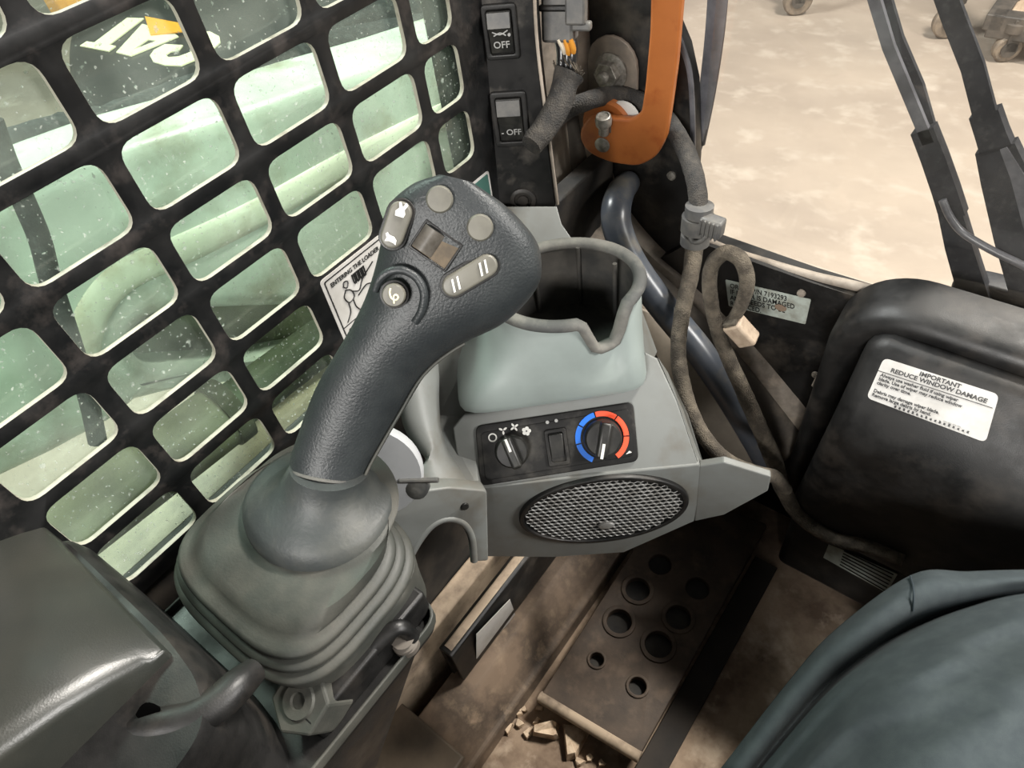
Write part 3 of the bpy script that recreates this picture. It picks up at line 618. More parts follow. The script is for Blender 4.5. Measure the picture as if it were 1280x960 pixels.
# ------------------------------------------------------------------ wiper motor cover
wc = thing('wiper_motor_cover', (.1, .64, .2), 'black arched wiper motor cover with a white warning label', 'cover')
XR = .34
def arch(x0, zt, r, y, zb, dy=0):
    pts = [V((x0, y, zb))]
    for k in range(13):
        t = k / 12 * pi / 2; pts.append(V((x0 + r * (1 - math.cos(t)), y, zt - r + r * math.sin(t))))
    for k in range(13):
        t = k / 12 * pi / 2; pts.append(V((XR - r + r * math.sin(t) , y, zt - r + r * math.cos(t))))
    pts.append(V((XR, y, zb))); return pts
body = loft('shell', [arch(-.112, .556, .085, .70, .16), arch(-.110, .555, .085, .655, .16), arch(-.106, .551, .083, .640, .16), arch(-.098, .543, .078, .632, .16), arch(-.086, .530, .07, .633, .16), arch(-.07, .52, .06, .645, .16)], MT['black_plastic'], wc, 70)
# inner block carrying the label: profile in (y, z) swept along x with softened ends
LBL = frame(V((.012, .596, .500)), 1, 38)
LBL.o = LBL.o + LBL.n * 0
def prof(ins):
    # outline from the top back, over the label slope, down the operator side
    t = LBL.p(0, .036 - ins, -ins); b = LBL.p(0, -.040 + ins * .3, -ins)
    P = [V((0, .66, t.z - .004)), V((0, t.y + .02, t.z)), V((0, t.y, t.z)), V((0, b.y, b.z)), V((0, b.y - .016, b.z - .035)), V((0, b.y - .018, .40)), V((0, b.y + .01, .17)), V((0, .66, .17))]
    return P
rings = []
for x, ins in ((-.066, .016), (-.062, .008), (-.054, .003), (-.044, 0), (.20, 0)):
    P = prof(ins); pts = []
    R2 = rnd([(p.y, p.z) for p in P], [0, .008, .012, .022, .03, .05, .03, 0], 6)
    rings.append([V((x + (.03 if False else 0) - .25 * max(0, .44 - z) * (1 if x < 0 else 0) * .25, y, z)) for y, z in R2])
loft('label_block', rings, MT['black_plastic'], wc, 70)
box('lower_housing', (-.075, .60, .02), (.34, .705, .30), MT['black_plastic'], wc, .012, 3)
lb = [(1105, 447), (1249, 493), (1232, 553), (1083, 497)]
q = LBL.uvs(lb)
plab = plate('label_sheet', LBL, rnd(q, .006), MT['decal'], wc, depth=.0005, lift=.0012); plab['label'] = 'white label about reducing window damage'
EL = Frame(LBL.at(1105, 447), LBL.at(1249, 493) - LBL.at(1105, 447), LBL.at(1105, 447) - LBL.at(1083, 497))
LW = (LBL.at(1249, 493) - LBL.at(1105, 447)).length; LH = abs((LBL.at(1083, 497) - EL.o).dot(EL.e2)); SK = (LBL.at(1083, 497) - EL.o).dot(EL.e1) / LH
def lt(s, a, row, size, al='LEFT', sx=1.0, bold=.0):
    text('lettering', EL, s, a * LW + SK * row * LH, -row * LH, size * LH, MT['ink'], plab, al, sx=sx, lift=.0020, bold=bold + .00016)
lt('IMPORTANT', .52, .095, .135, 'CENTER', 1.1, .00005); lt('REDUCE WINDOW DAMAGE', .52, .22, .135, 'CENTER', 1.1, .00005)
for k, s in enumerate(('Always use washer fluid if using wiper', 'blade. Use of wiper may reduce window', 'clarity over time.', '', 'Debris may damage wiper blade.', 'Remove large debris by hand.')):
    if s: lt(s, .035, .39 + .098 * k, .105, 'LEFT', 1.0)
plate('rule', EL, [(SK * .31 * LH, -.31 * LH), (LW + SK * .31 * LH, -.31 * LH), (LW + SK * .32 * LH, -.325 * LH), (SK * .32 * LH, -.325 * LH)], MT['ink'], plab, depth=.0003, lift=.0020)
# torn lower edge print
random.seed(3)
for k in range(17):
    a = (.26 + .040 * k) * LW + SK * LH; plate('torn_edge', EL, [(a, -LH * (1.005)), (a + .018 * LW, -LH * 1.005), (a + .018 * LW, -LH * random.uniform(.93, .97)), (a, -LH * random.uniform(.93, .97))], MT['black_plastic'], plab, depth=.0003, lift=.0021)
for a_ in (.27, .31, .35, .69, .73, .77, .81): plate('fine_print', EL, [(a_ * LW + SK * .925 * LH, -.935 * LH), ((a_ + .03) * LW + SK * .925 * LH, -.935 * LH), ((a_ + .03) * LW + SK * .915 * LH, -.915 * LH), (a_ * LW + SK * .915 * LH, -.915 * LH)], MT['grey_print'], plab, depth=.0003, lift=.0020)
tb = pplate('side_tab', Frame((-.085, .66, .40), (1, 0, 0), (0, 0, 1)), [(1014, 482), (1024, 462), (1028, 464), (1019, 486)], MT['liner'], wc, depth=.004)
# strip label under the cover
SL = Frame((0, .5975, .03), (1, 0, 0), (0, 0, 1))
sl_ = thing('strip_label', SL.at(1075, 705), 'narrow pale label strip below the wiper motor cover', 'decal')
pplate('sheet', SL, [(1036, 680), (1122, 718), (1108, 741), (1029, 697)], MT['decal_dull'], sl_, depth=.0008)
for k in range(6):
    a = V((1055, 688)).lerp(V((1050, 705)), k / 5); b = V((1117, 718)).lerp(V((1107, 738)), k / 5)
    tube('print_line', [SL.at(*a) + SL.n * .0008, SL.at(*b) + SL.n * .0008], .0009, MT['ink'], sl_, n=1, seg=4)

# ------------------------------------------------------------------ wiper arms outside the glass
WP = .76
wa = thing('windscreen_wiper', PY(1250, 385, WP), 'black double-armed windscreen wiper with a washer hose outside the door glass', 'wiper')
def bar(name, px, ws, mt, parent, th=.006, y=WP):
    # flat tapering bar in the plane of the glass
    pts = [PY(u, v, y) for u, v in px]; rings = []
    for i, p in enumerate(pts):
        t = (pts[min(i + 1, len(pts) - 1)] - pts[max(i - 1, 0)]).normalized(); s = t.cross(V((0, 1, 0))).normalized()
        rings.append([p + s * ws[i] + V((0, th, 0)), p + s * ws[i], p - s * ws[i], p - s * ws[i] + V((0, th, 0))])
    return loft(name, rings, mt, parent, 30)
bar('rod', [(1083, -30), (1110, 60), (1135, 120), (1160, 180)], [.0055] * 4, MT['seal'], wa)
bar('rod', [(1096, -30), (1120, 50), (1146, 110), (1162, 165)], [.006] * 4, MT['wiper'], wa, y=WP + .012)
bar('sleeve', [(1152, 164), (1166, 200), (1180, 240), (1190, 272)], [.011, .0115, .012, .0125], MT['wiper'], wa, th=.014)
bar('arm', [(1184, 255), (1198, 310), (1210, 350), (1226, 400)], [.011, .0135, .0145, .016], MT['wiper'], wa, th=.014, y=WP + .004)
tube('washer_hose', [PY(*q) for q in ((1178, 250, WP - .006), (1188, 272, WP - .008), (1205, 292, WP - .008), (1240, 313, WP - .008), (1275, 330, WP - .006), (1310, 348, WP))], .0042, MT['seal'], wa, n=6, seg=10)
wb = wa
bar('rod', [(1172, -30), (1190, 20), (1215, 85), (1232, 150)], [.009, .0095, .0095, .010], MT['wiper'], wb)
bar('sleeve', [(1229, 143), (1238, 170), (1245, 190)], [.0125, .013, .014], MT['wiper'], wb, th=.014)
bar('arm', [(1243, 186), (1256, 225), (1272, 300), (1290, 372)], [.017, .021, .021, .020], MT['wiper'], wb, th=.014)
bar('edge_strip', [(1254, 186), (1272, 222), (1292, 300)], [.003, .006, .006], MT['seal'], wb, th=.016, y=WP - .002)
lk = wa
pplate('bracket', Frame((0, WP + .01, .5), (1, 0, 0), (0, 0, 1)), [(1190, 350), (1230, 356), (1290, 372), (1330, 420), (1180, 400)], MT['wiper'], lk, r=.01, depth=.03, bev=.004)

# ================================================================== GREY CONSOLE
HV = frame((-.254, .303, .559), 42.3, 43.5)
co = thing('side_console', (-.30, .38, .40), 'grey plastic side console with cup holder, heater panel and speaker', 'console')
# sloping control face
FA = [(566, 535), (580, 518), (798, 480), (806, 440), (822, 448), (846, 500), (874, 583), (735, 597), (598, 613), (574, 590)]
pplate('control_face', HV, FA, MT['console'], co, depth=.012, bev=.002, bseg=3)
# vertical speaker face below the crease
c0, c1 = HV.at(598, 613), HV.at(874, 583)
e1 = (c1 - c0).normalized(); SPK = Frame(c0 + e1 * .1, e1, V((0, 0, 1)) - HV.n * .04)
FB = [(598, 611), (735, 595), (875, 581), (880, 600), (868, 652), (780, 691), (690, 697), (606, 696), (596, 655)]
pplate('speaker_face', SPK, FB, MT['console'], co, depth=.012, bev=.002, bseg=3)
# right end facets
def facet(name, pts, mt, th=.008, parent=co):
    pts = [V(p) for p in pts]; n = (pts[1] - pts[0]).cross(pts[2] - pts[0]).normalized()
    if n.dot(CAM - pts[0]) < 0: n = -n
    bm = bmesh.new(); a = [bm.verts.new(p) for p in pts]; b = [bm.verts.new(p - n * th) for p in pts]
    bm.faces.new(a); bm.faces.new(b[::-1])
    for i in range(len(pts)): bm.faces.new((a[i], a[(i + 1) % len(pts)], b[(i + 1) % len(pts)], b[i]))
    return bevel_mod(bm_obj(bm, name, mt, parent), .0015, 2)
pA = HV.at(874, 583); pB = SPK.at(880, 600); pC = SPK.at(868, 652)
eq = Frame(pA, V((.90, .43, 0)), V((0, 0, 1)) - HV.n * .04)
facet('end_face', [pA, eq.at(905, 578), eq.at(964, 596), eq.at(960, 614), eq.at(905, 644), pC], MT['console'])
facet('end_face', [HV.at(822, 446), HV.at(846, 500), pA, HV.at(874, 583) + V((.006, .012, -.03)), HV.at(846, 500) + V((.008, .012, -.03)), HV.at(822, 446) + V((.006, .012, -.03))], MT['console'])
# cup column
CC = V((-.291, .383)); yw = math.radians(42.3); NS = 72
def dip(th):
    # slot for a mug handle in the front right of the rim
    d_ = (th - math.radians(-19) + pi) % (2 * pi) - pi; x = min(1, abs(d_) / math.radians(25)); x = max(0, (x - .30) / .70)
    return .036 * (.5 + .5 * math.cos(pi * x))
def ring(z, w_, h_, ex, rim=False, dz=0, sh=0.0, fr=0.0):
    out = []
    for k in range(NS):
        th = 2 * pi * k / NS; c, s = math.cos(th - yw), math.sin(th - yw)
        r = (abs(c / w_) ** ex + abs(s / h_) ** ex) ** (-1 / ex)
        out.append(V((CC.x + sh * math.cos(yw) + fr * math.sin(yw) + r * math.cos(th), CC.y + sh * math.sin(yw) - fr * math.cos(yw) + r * math.sin(th), z - (dip(th) * dz if rim or dz else 0))))
    return out
RA, RB = .069, .057
loft('cup_column', [ring(.683, RA - .003, RB - .003, 2, dz=1), ring(.677, RA, RB, 2, dz=1), ring(.655, .073, .060, 2.3, dz=.8, sh=-.004, fr=.001), ring(.63, .080, .062, 3.4, dz=.35, sh=-.012, fr=.003), ring(.606, .089, .062, 7, sh=-.022, fr=.006), ring(.598, .090, .060, 8, sh=-.024, fr=.006), ring(.597, .07, .045, 4, sh=-.024, fr=.006)], MT['column'], co, 45, cap0=False)
rimc = [p.lerp(V((CC.x, CC.y, p.z)), .02) for p in ring(.685, RA, RB, 2, dz=1)]
# rubber rim: closed ring of round section following the dip
def closed_tube(name, c, rw, rh, mt, parent, seg=10):
    n = len(c); rings = []
    for i, p in enumerate(c):
        t = (c[(i + 1) % n] - c[i - 1]).normalized(); out = V((p.x - CC.x, p.y - CC.y, 0)).normalized(); u_ = t.cross(out).normalized(); out = u_.cross(t).normalized()
        rings.append([p + out * math.cos(2 * pi * k / seg) * rw + u_ * math.sin(2 * pi * k / seg) * rh for k in range(seg)])
    rings.append(rings[0]); o = loft(name, rings, mt, parent, 60, cap0=False, cap1=False); return o
rim = closed_tube('rubber_rim', rimc, .0062, .005, MT['rubber'], co)
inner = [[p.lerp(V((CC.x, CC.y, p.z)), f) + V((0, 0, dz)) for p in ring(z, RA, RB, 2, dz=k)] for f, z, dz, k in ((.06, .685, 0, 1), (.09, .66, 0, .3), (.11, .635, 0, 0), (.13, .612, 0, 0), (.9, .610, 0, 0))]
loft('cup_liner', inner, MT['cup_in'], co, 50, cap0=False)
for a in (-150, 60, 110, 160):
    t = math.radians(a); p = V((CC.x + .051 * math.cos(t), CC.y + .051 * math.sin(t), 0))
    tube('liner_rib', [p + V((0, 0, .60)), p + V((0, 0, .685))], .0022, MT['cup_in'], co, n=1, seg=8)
# shelf behind the cup and beside the pillar
BS = frame(PD(650, 300, .735), 40, 50)
pplate('back_shelf', BS, [(596, 258), (696, 258), (702, 280), (716, 300), (752, 330), (740, 345), (590, 345)], MT['console'], co, depth=.01, bev=.001)
facet('side_shoulder', [PD(786, 366, .76), PD(800, 380, .79), PD(822, 440, .80), PD(812, 460, .74), HV.at(800, 470), PD(796, 420, .70)], MT['console'], .01)
# recessed dark left shoulder and the light curved wing around the air vent
facet('left_recess', [PD(545, 430, .70), PD(600, 420, .69), PD(588, 520, .69), PD(600, 612, .665), PD(560, 590, .67), PD(548, 520, .69)], MT['console'], .01)
WG = [((498, 500), (546, 440)), ((505, 535), (549, 470)), ((520, 560), (549, 500)), ((532, 575), (552, 535)), ((520, 590), (564, 570)), ((508, 615), (590, 600)), ((490, 650), (604, 612))]
rings = []
wl_ = cr([PD(*a, .655) for a, b in WG], 4); wr_ = cr([PD(*b, .672 if i < 6 else .668) for i, (a, b) in enumerate(WG)], 4)
rings = []
for p, q in zip(wl_, wr_):
    m_ = (p + q) / 2 + (CAM - p).normalized() * .012; bk_ = (p - CAM).normalized() * .012
    rings.append([p + bk_, p, p.lerp(m_, .55) + (CAM - p).normalized() * .003, m_, q.lerp(m_, .5) + (CAM - p).normalized() * .003, q, q + bk_])
loft('curved_wing', rings, MT['console'], co, 70)
# lower apron with the arched opening
AP = Frame(PD(604, 612, .662), PD(604, 612, .662) - PD(490, 650, .650), V((0, 0, 1)) - SPK.n * .25)
ap = [(478, 645), (498, 612), (560, 604), (606, 608), (608, 696), (590, 697), (588, 668), (580, 652), (562, 645), (545, 648), (528, 664), (515, 690), (500, 700)]
plate('apron', AP, rnd(AP.uvs(ap), .004), MT['console'], co, depth=.016, lift=.0065, bev=.002)
tube('arch_lip', [AP.at(*q) + AP.n * .004 for q in ((505, 703), (522, 672), (540, 651), (560, 644), (578, 650), (588, 668), (591, 697))], .004, MT['console'], co, n=5)
sc = AP.uv(578, 627); lathe('screw', Frame(AP.p(*sc, .0065), AP.e1, AP.e2), [(.004, 0), (.0035, .002), (.001, .0022)], MT['knob'], co, 10)
# air vent
VT = Frame(PD(466, 592, .60), (.83, .5, -.2), (-.1, .45, .88))
vt = lathe('air_vent', VT, [(.041, -.012), (.0425, -.004), (.041, 0), (.02, .0012), (.001, .0016)], MT['vent'], co, 40)
tube('vent_lever', [VT.at(500, 601), VT.at(548, 600)], .0038, MT['conn'], vt, n=1, seg=10, flat=.6)
lathe('vent_hinge', Frame(VT.at(520, 612), VT.e1, VT.e2), [(.011, -.008), (.010, .0), (.004, .003), (.001, .003)], MT['rubber'], co, 16)
# heater control panel
hv = [(594, 532), (791, 502), (798, 576), (601, 607)]
hc = pplate('heater_panel', HV, hv, MT['hv'], co, r=.007, depth=.006, lift=.003, bev=.0012); hc['label'] = 'black heater control panel with two knobs'
pplate('panel_lip', HV, [(601, 540), (786, 510), (792, 569), (607, 600)], MT['hv'], hc, r=.005, depth=.002, lift=.0036, bev=.0006)
def knob(u, v, r, ang, name, mt2):
    c = HV.uv(u, v); F = Frame(HV.p(*c, .003), HV.e1 * math.cos(ang) + HV.e2 * math.sin(ang), HV.e2 * math.cos(ang) - HV.e1 * math.sin(ang))
    k = lathe(name, F, [(r, 0), (r, .004), (r * .93, .010), (r * .84, .0115), (.001, .012)], MT['knob'], hc, 36)
    fbox('knob_grip', F, -r * .30, r * .30, -r * .92, r * .95, .008, .021, MT['knob'], k, .003, 3)
    fbox('pointer', F, -r * .075, r * .075, r * .15, r * .92, .0205, .0216, MT['white'], k, .0002)
    return k
knob(640, 562, .0165, math.radians(14), 'fan_knob', None)
knob(752, 546, .0185, math.radians(163), 'temperature_knob', None)
c = HV.uv(752, 546); kf = Frame(HV.p(*c), HV.e1, HV.e2)
def arc(name, a0, a1, mt, r0=.0205, r1=.0255):
    n = 10; L = [(r1 * math.cos(math.radians(a0 + (a1 - a0) * k / n)), r1 * math.sin(math.radians(a0 + (a1 - a0) * k / n))) for k in range(n + 1)] + [(r0 * math.cos(math.radians(a1 - (a1 - a0) * k / n)), r0 * math.sin(math.radians(a1 - (a1 - a0) * k / n))) for k in range(n + 1)]
    plate(name, kf, L, mt, hc, depth=.0005, lift=.0046)
for a0, a1 in ((-60, -6), (-3, 46), (49, 98)): arc('red_arc', a0, a1, MT['red'])
for a0, a1 in ((101, 142), (145, 186), (189, 240)): arc('blue_arc', a0, a1, MT['blue'])
HP = Frame(HV.p(0, 0, .0046), HV.e1, HV.e2)
c = HV.uv(616, 546); plate('off_symbol', HP, circ(c[0], c[1], .0042), MT['white'], hc, holes=[circ(c[0], c[1], .0030)], depth=.0004)
for (u, v), s in (((629, 537), .7), ((643, 533), 1.0)):
    c = HV.uv(u, v)
    for k in range(3 if s < .9 else 4):
        t = k * 2 * pi / (3 if s < .9 else 4) + .5; a, b = c[0] + .0024 * math.cos(t), c[1] + .0024 * math.sin(t)
        plate('fan_symbol', HP, [(a + .0020 * math.cos(x) * math.cos(t) - .0010 * math.sin(x) * math.sin(t), b + .0020 * math.cos(x) * math.sin(t) + .0010 * math.sin(x) * math.cos(t)) for x in [i * pi / 5 for i in range(10)]], MT['white'], hc, depth=.0004)
c = HV.uv(658, 538)
for k in range(5):
    t = k * 2 * pi / 5; plate('fan_symbol', HP, circ(c[0] + .0026 * math.cos(t), c[1] + .0026 * math.sin(t), .0019, 10), MT['white'], hc, depth=.0004)
rc = HV.uv(696, 558)
plate('rocker_bezel', Frame(HV.p(*rc), HV.e1, HV.e2), rrect(0, 0, .021, .036, .003), MT['hv'], hc, holes=[rrect(0, 0, .014, .028, .002)], depth=.004, lift=.006, bev=.001)
fbox('rocker', Frame(HV.p(*rc), HV.e1, HV.e2 + HV.n * .15), -.0068, .0068, -.0138, .0138, .001, .005, MT['knob'], hc, .001)
for u, v in ((684, 527), (695, 525)):
    c = HV.uv(u, v); plate('snow_symbol', HP, circ(c[0], c[1], .0018, 6), MT['grey_print'], hc, depth=.0004)
for u, v in ((787, 573),):
    c = HV.uv(u - 2, v - 8); plate('worn_mark', HP, [(c[0] - .003, c[1] - .001), (c[0] + .003, c[1]), (c[0] + .001, c[1] + .002)], MT['white'], hc, depth=.0004)
# speaker
sc_ = SPK.uv(754, 636)
sa = (SPK.uv(859, 617)[0] - SPK.uv(648, 655)[0]) / 2; sb = sa * .70
S0 = Frame(SPK.p(*sc_), SPK.e1, SPK.e2)
# measured half height on the face
sb = min(.062, abs(SPK.uv(752, 598)[1] - SPK.uv(756, 676)[1]) / 2)
def ell(f, g=0): return [((sa * f + g) * math.cos(2 * pi * k / 64), (sb * f + g) * math.sin(2 * pi * k / 64)) for k in range(64)]
spk = plate('speaker', S0, ell(1), MT['black_plastic'], co, holes=[ell(1, -.005)], depth=.008, lift=.005, bev=.0015); spk['label'] = 'oval speaker with a metal mesh grille'
plate('speaker_cone', S0, ell(1, -.003), MT['ink'], spk, depth=.002, lift=.0008)
bm = bmesh.new(); px_, py_ = .0068, .0060; row = 0; y_ = -sb
while y_ < sb:
    x_ = -sa + (px_ / 2 if row % 2 else 0)
    while x_ < sa:
        if (x_ / (sa - .007)) ** 2 + (y_ / (sb - .007)) ** 2 < 1:
            o1 = [bm.verts.new(S0.p(x_ + px_ * .58 * math.cos(k * pi / 3 + pi / 6), y_ + px_ * .58 * math.sin(k * pi / 3 + pi / 6), .0032)) for k in range(6)]
            i1 = [bm.verts.new(S0.p(x_ + px_ * .50 * math.cos(k * pi / 3 + pi / 6), y_ + px_ * .50 * math.sin(k * pi / 3 + pi / 6), .0036)) for k in range(6)]
            i2 = [bm.verts.new(S0.p(x_ + px_ * .44 * math.cos(k * pi / 3 + pi / 6), y_ + px_ * .44 * math.sin(k * pi / 3 + pi / 6), .0026)) for k in range(6)]
            for k in range(6):
                j = (k + 1) % 6; bm.faces.new((o1[k], o1[j], i1[j], i1[k])); bm.faces.new((i1[k], i1[j], i2[j], i2[k]))
        x_ += px_
    y_ += py_; row += 1
gm = bm_obj(bm, 'mesh_grille', MT['mesh'], spk, None, recalc=False); gm['kind'] = 'stuff'
lathe('speaker_badge', Frame(S0.p(*[a - b for a, b in zip(SPK.uv(757, 652), sc_)]), S0.e1, S0.e2), [(.009, .004), (.008, .006), (.005, .0065), (.001, .0065)], MT['mesh'], spk, 16, sy=.6)

# ================================================================== JOYSTICK
js = thing('joystick', (-.315, .06, .55), 'dark grey rubber joystick with thumb buttons on a ribbed boot', 'joystick')
SEC = [((357, 594), (458, 608), .500, .025), ((361, 566), (469, 582), .494, .025), ((384, 500), (506, 518), .476, .026), ((410, 450), (536, 470), .461, .027), ((436, 400), (577, 437), .449, .027),
       ((456, 350), (634, 408), .441, .027), ((468, 310), (674, 366), .436, .026), ((476, 272), (681, 333), .432, .025), ((491, 246), (671, 298), .429, .023), ((515, 227), (638, 260), .428, .020), ((548, 217), (592, 228), .428, .011)]
Ls = cr([PD(*a, D) for a, b, D, t in SEC], 5); Rs = cr([PD(*b, D) for a, b, D, t in SEC], 5); Ts = [v.x for v in cr([V((t, 0, 0)) for a, b, D, t in SEC], 5)]
rings = []; NG = 40
for i, (l, r, t) in enumerate(zip(Ls, Rs, Ts)):
    c = (l + r) / 2; a = (r - l) / 2; dd = (c - CAM).normalized(); f = i / (len(Ls) - 1)
    up_ = ((Ls[min(i + 1, len(Ls) - 1)] + Rs[min(i + 1, len(Ls) - 1)]) - (Ls[max(i - 1, 0)] + Rs[max(i - 1, 0)])).normalized()
    dd = (dd - a.normalized() * dd.dot(a.normalized())); dd = (dd - up_ * dd.dot(up_) * .6).normalized()
    ex = 2.0 + 1.0 * min(1, max(0, (f - .45) / .2)); rg = []
    for k in range(NG):
        th = 2 * pi * k / NG; cs, sn = math.cos(th), math.sin(th)
        x = math.copysign(abs(cs) ** (2 / ex), cs); y = math.copysign(abs(sn) ** (2 / ex), sn)
        rg.append(c + dd * t + a * x + dd * y * t)
    rings.append(rg)
gr = loft('grip', rings, MT['grip'], js, 70)
lip = [V(p) for p in rings[0]]
tube('grip_lip', lip + [lip[0]], .0013, MT['rubber'], gr, n=1, seg=6, ends=False)
# face frame of the thumb pad
HD = Frame(PD(545, 310, .4318), PD(590, 342, .4318) - PD(500, 279, .4318), PD(575, 266, .4300) - PD(493, 368, .4375))
def on_pad(u, v): return Frame(HD.at(u, v), HD.e1, HD.e2)
for u, v in ((550, 249), (600, 284)):
    F = on_pad(u, v); lathe('button_recess', F, [(.0098, -.004), (.0098, .0006), (.0084, .0008), (.008, -.001)], MT['black_plastic'], gr, 28)
    lathe('round_button', F, [(.0080, -.004), (.0080, .0055), (.0070, .0068), (.001, .0070)], MT['button'], gr, 28)
def pad_rocker(pa, pb, w_, lab):
    A, B = HD.at(*pa), HD.at(*pb); F = Frame((A + B) / 2, B - A, HD.n.cross(B - A)); h_ = (B - A).length / 2
    st = lambda ww, ll: [(ll - ww + ww * math.cos(t * pi / 10), ww * math.sin(t * pi / 10)) for t in range(-5, 6)] + [(-ll + ww - ww * math.cos(t * pi / 10), -ww * math.sin(t * pi / 10)) for t in range(-5, 6)]
    plate('rocker_recess', F, st(w_ + .0018, h_ + .0018), MT['black_plastic'], gr, depth=.004, lift=.0006, bev=.0005)
    o = plate('rocker_button', F, st(w_, h_), MT['button'], gr, depth=.009, lift=.0055, bev=.0016, bseg=3); o['label'] = lab; return F, h_
F1, h1 = pad_rocker((486, 309), (506, 252), .0068, 'grey rocker button with rabbit and turtle symbols')
F2, h2 = pad_rocker((555, 363), (620, 324), .0068, 'grey rocker button with double bar symbols')
def icon(F, pts, mt=MT['white'], lift=.0062): plate('symbol', F, pts, mt, gr, depth=.0004, lift=lift)
k_ = .0011
icon(F1, [(h1 * .62 + a * k_, b * k_) for a, b in ((-3, -2.6), (-1, -3), (1, -2), (4, -3), (5, -1.5), (2.2, -.5), (4.5, 1), (4, 2.2), (1.2, 1.2), (-1, 2.6), (-3.4, 2.0))])
icon(F1, [(-h1 * .62 + a * k_, b * k_) for a, b in ((-2, -3.5), (.6, -3.2), (2, -1.5), (2.2, 1.5), (3.2, 2.6), (2, 3.6), (.2, 2.4), (-2, 2.8), (-1.2, .5), (-1.4, -2))])
for s in (-1, 1):
    for dx in (-.0018, .0018):
        icon(F2, [(s * h2 * .52 + dx - .0007 + b * .35, b) for b in (-.0038,)] + [(s * h2 * .52 + dx + .0007 - .0013, -.0038), (s * h2 * .52 + dx + .0007 + .0013, .0038), (s * h2 * .52 + dx - .0007 + .0013, .0038)])
# thumb wheel in its square well
F = on_pad(546, 310); ang = math.radians(2)
WF = Frame(HD.at(545, 307), HD.at(575, 305) - HD.at(537, 280), HD.at(537, 280) - HD.at(513, 304))
WF = Frame(HD.at(545, 307) + HD.n * .0012, HD.e1, HD.e2)
plate('wheel_surround', WF, rrect(0, 0, .027, .020, .001), MT['black_plastic'], gr, holes=[rrect(0, 0, .024, .017, .0006)], depth=.004, lift=.0010, bev=.0004)
fbox('wheel_well', WF, -.0125, .0125, -.009, .009, -.006, -.0015 + .0016, MT['brownhole'], gr, .0002)
tube('thumb_wheel', [WF.p(-.0055, -.0075, -.004), WF.p(-.0055, .0075, -.004)], .0082, MT['wheelgrey'], gr, n=1, seg=28)
# horn button with its curved ridge
F = on_pad(493, 368); lathe('horn_recess', F, [(.0088, -.004), (.0088, .0006), (.0076, .0008), (.0074, -.001)], MT['black_plastic'], gr, 28)
lathe('horn_button', F, [(.0072, -.004), (.0072, .0040), (.0064, .0050), (.001, .0050)], MT['button'], gr, 28)
tube('horn_symbol', [F.p(a * .0011, b * .0011, .0052) for a, b in ((-3.6, 2.6), (-2.4, 0), (0, -1.8), (2.4, -1.2), (2.6, .8), (.8, 1.2), (.4, -.4), (2.6, -3.4))], .0006, MT['cream'], gr, n=4, seg=6)
tube('thumb_ridge', [HD.at(*q) + HD.n * h for q, h in (((468, 364), -.003), ((474, 350), -.0005), ((488, 339), .001), ((506, 338), .0015), ((522, 348), .0015), ((530, 366), .001), ((527, 388), -.001), ((518, 404), -.004))], .0026, MT['grip'], gr, n=6, seg=10)
tube('seam', [Rs[i] + (Ls[i] - Rs[i]).normalized() * .0035 + (CAM - Rs[i]).normalized() * (-Ts[i] + .0008 + .012) for i in range(0, 22)], .0011, MT['boot'], gr, n=1, seg=8)
# boot: collar, dome and folded bellows
def sq(cx, cy, hx, hy, z, ex=2.0, tilt=0.0):
    out = []
    for k in range(64):
        t = 2 * pi * k / 64; c, s = math.cos(t), math.sin(t)
        x = math.copysign(abs(c) ** (2 / ex), c) * hx; y = math.copysign(abs(s) ** (2 / ex), s) * hy
        out.append(V((cx + x, cy + y, z - tilt * y)))
    return out
gb = (Ls[0] + Rs[0]) / 2 + (gb_d := ((Ls[0] + Rs[0]) / 2 - CAM).normalized()) * .025
gx, gy, gz = gb.x, gb.y, gb.z
loft('collar', [sq(gx + .003, gy + .006, .027, .025, gz + .012, 2, .5), sq(gx, gy + .003, .0285, .027, gz + .004, 2, .5), sq(gx - .001, gy, .032, .031, gz - .003, 2, .4), sq(gx - .004, gy - .005, .043, .040, gz - .011, 2, .3), sq(gx - .006, gy - .008, .053, .048, gz - .014, 2, .2), sq(gx - .007, gy - .010, .0590, .053, gz - .019, 2, .1), sq(gx - .008, gy - .011, .060, .054, gz - .024, 2)], MT['collar'], js, 70)
BX, BY, BZ = -.322, .062, .662
SQ = [(gx - .008, gy - .011, .0615, .0555, gz - .021, 2.0), (gx - .009, gy - .012, .0645, .0575, gz - .023, 2.1), (BX + .006, BY + .014, .068, .056, BZ + .012, 2.6), (BX + .003, BY + .006, .072, .055, BZ + .004, 3.0)]
rr = [sq(a, b, hx, hy, z, ex) for a, b, hx, hy, z, ex in SQ]
hx, hy, z = .0735, .0555, BZ
for k in range(3):
    for dh, dz in ((-.001, 0), (.003, -.0008), (.0058, -.0030), (.0066, -.0056), (.0050, -.0080), (.0012, -.0092)):
        rr.append(sq(BX, BY - .0005 * k, hx + dh, hy + dh, z + dz, 3.4))
    hx += .0042; hy += .0048; z -= .0088
for a, b in ((-.001, -.002), (-.0015, -.012), (-.003, -.03), (-.004, -.06)): rr.append(sq(BX, BY, hx + a, hy + a, z + b, 3.8))
loft('boot', rr, MT['boot'], js, 60)
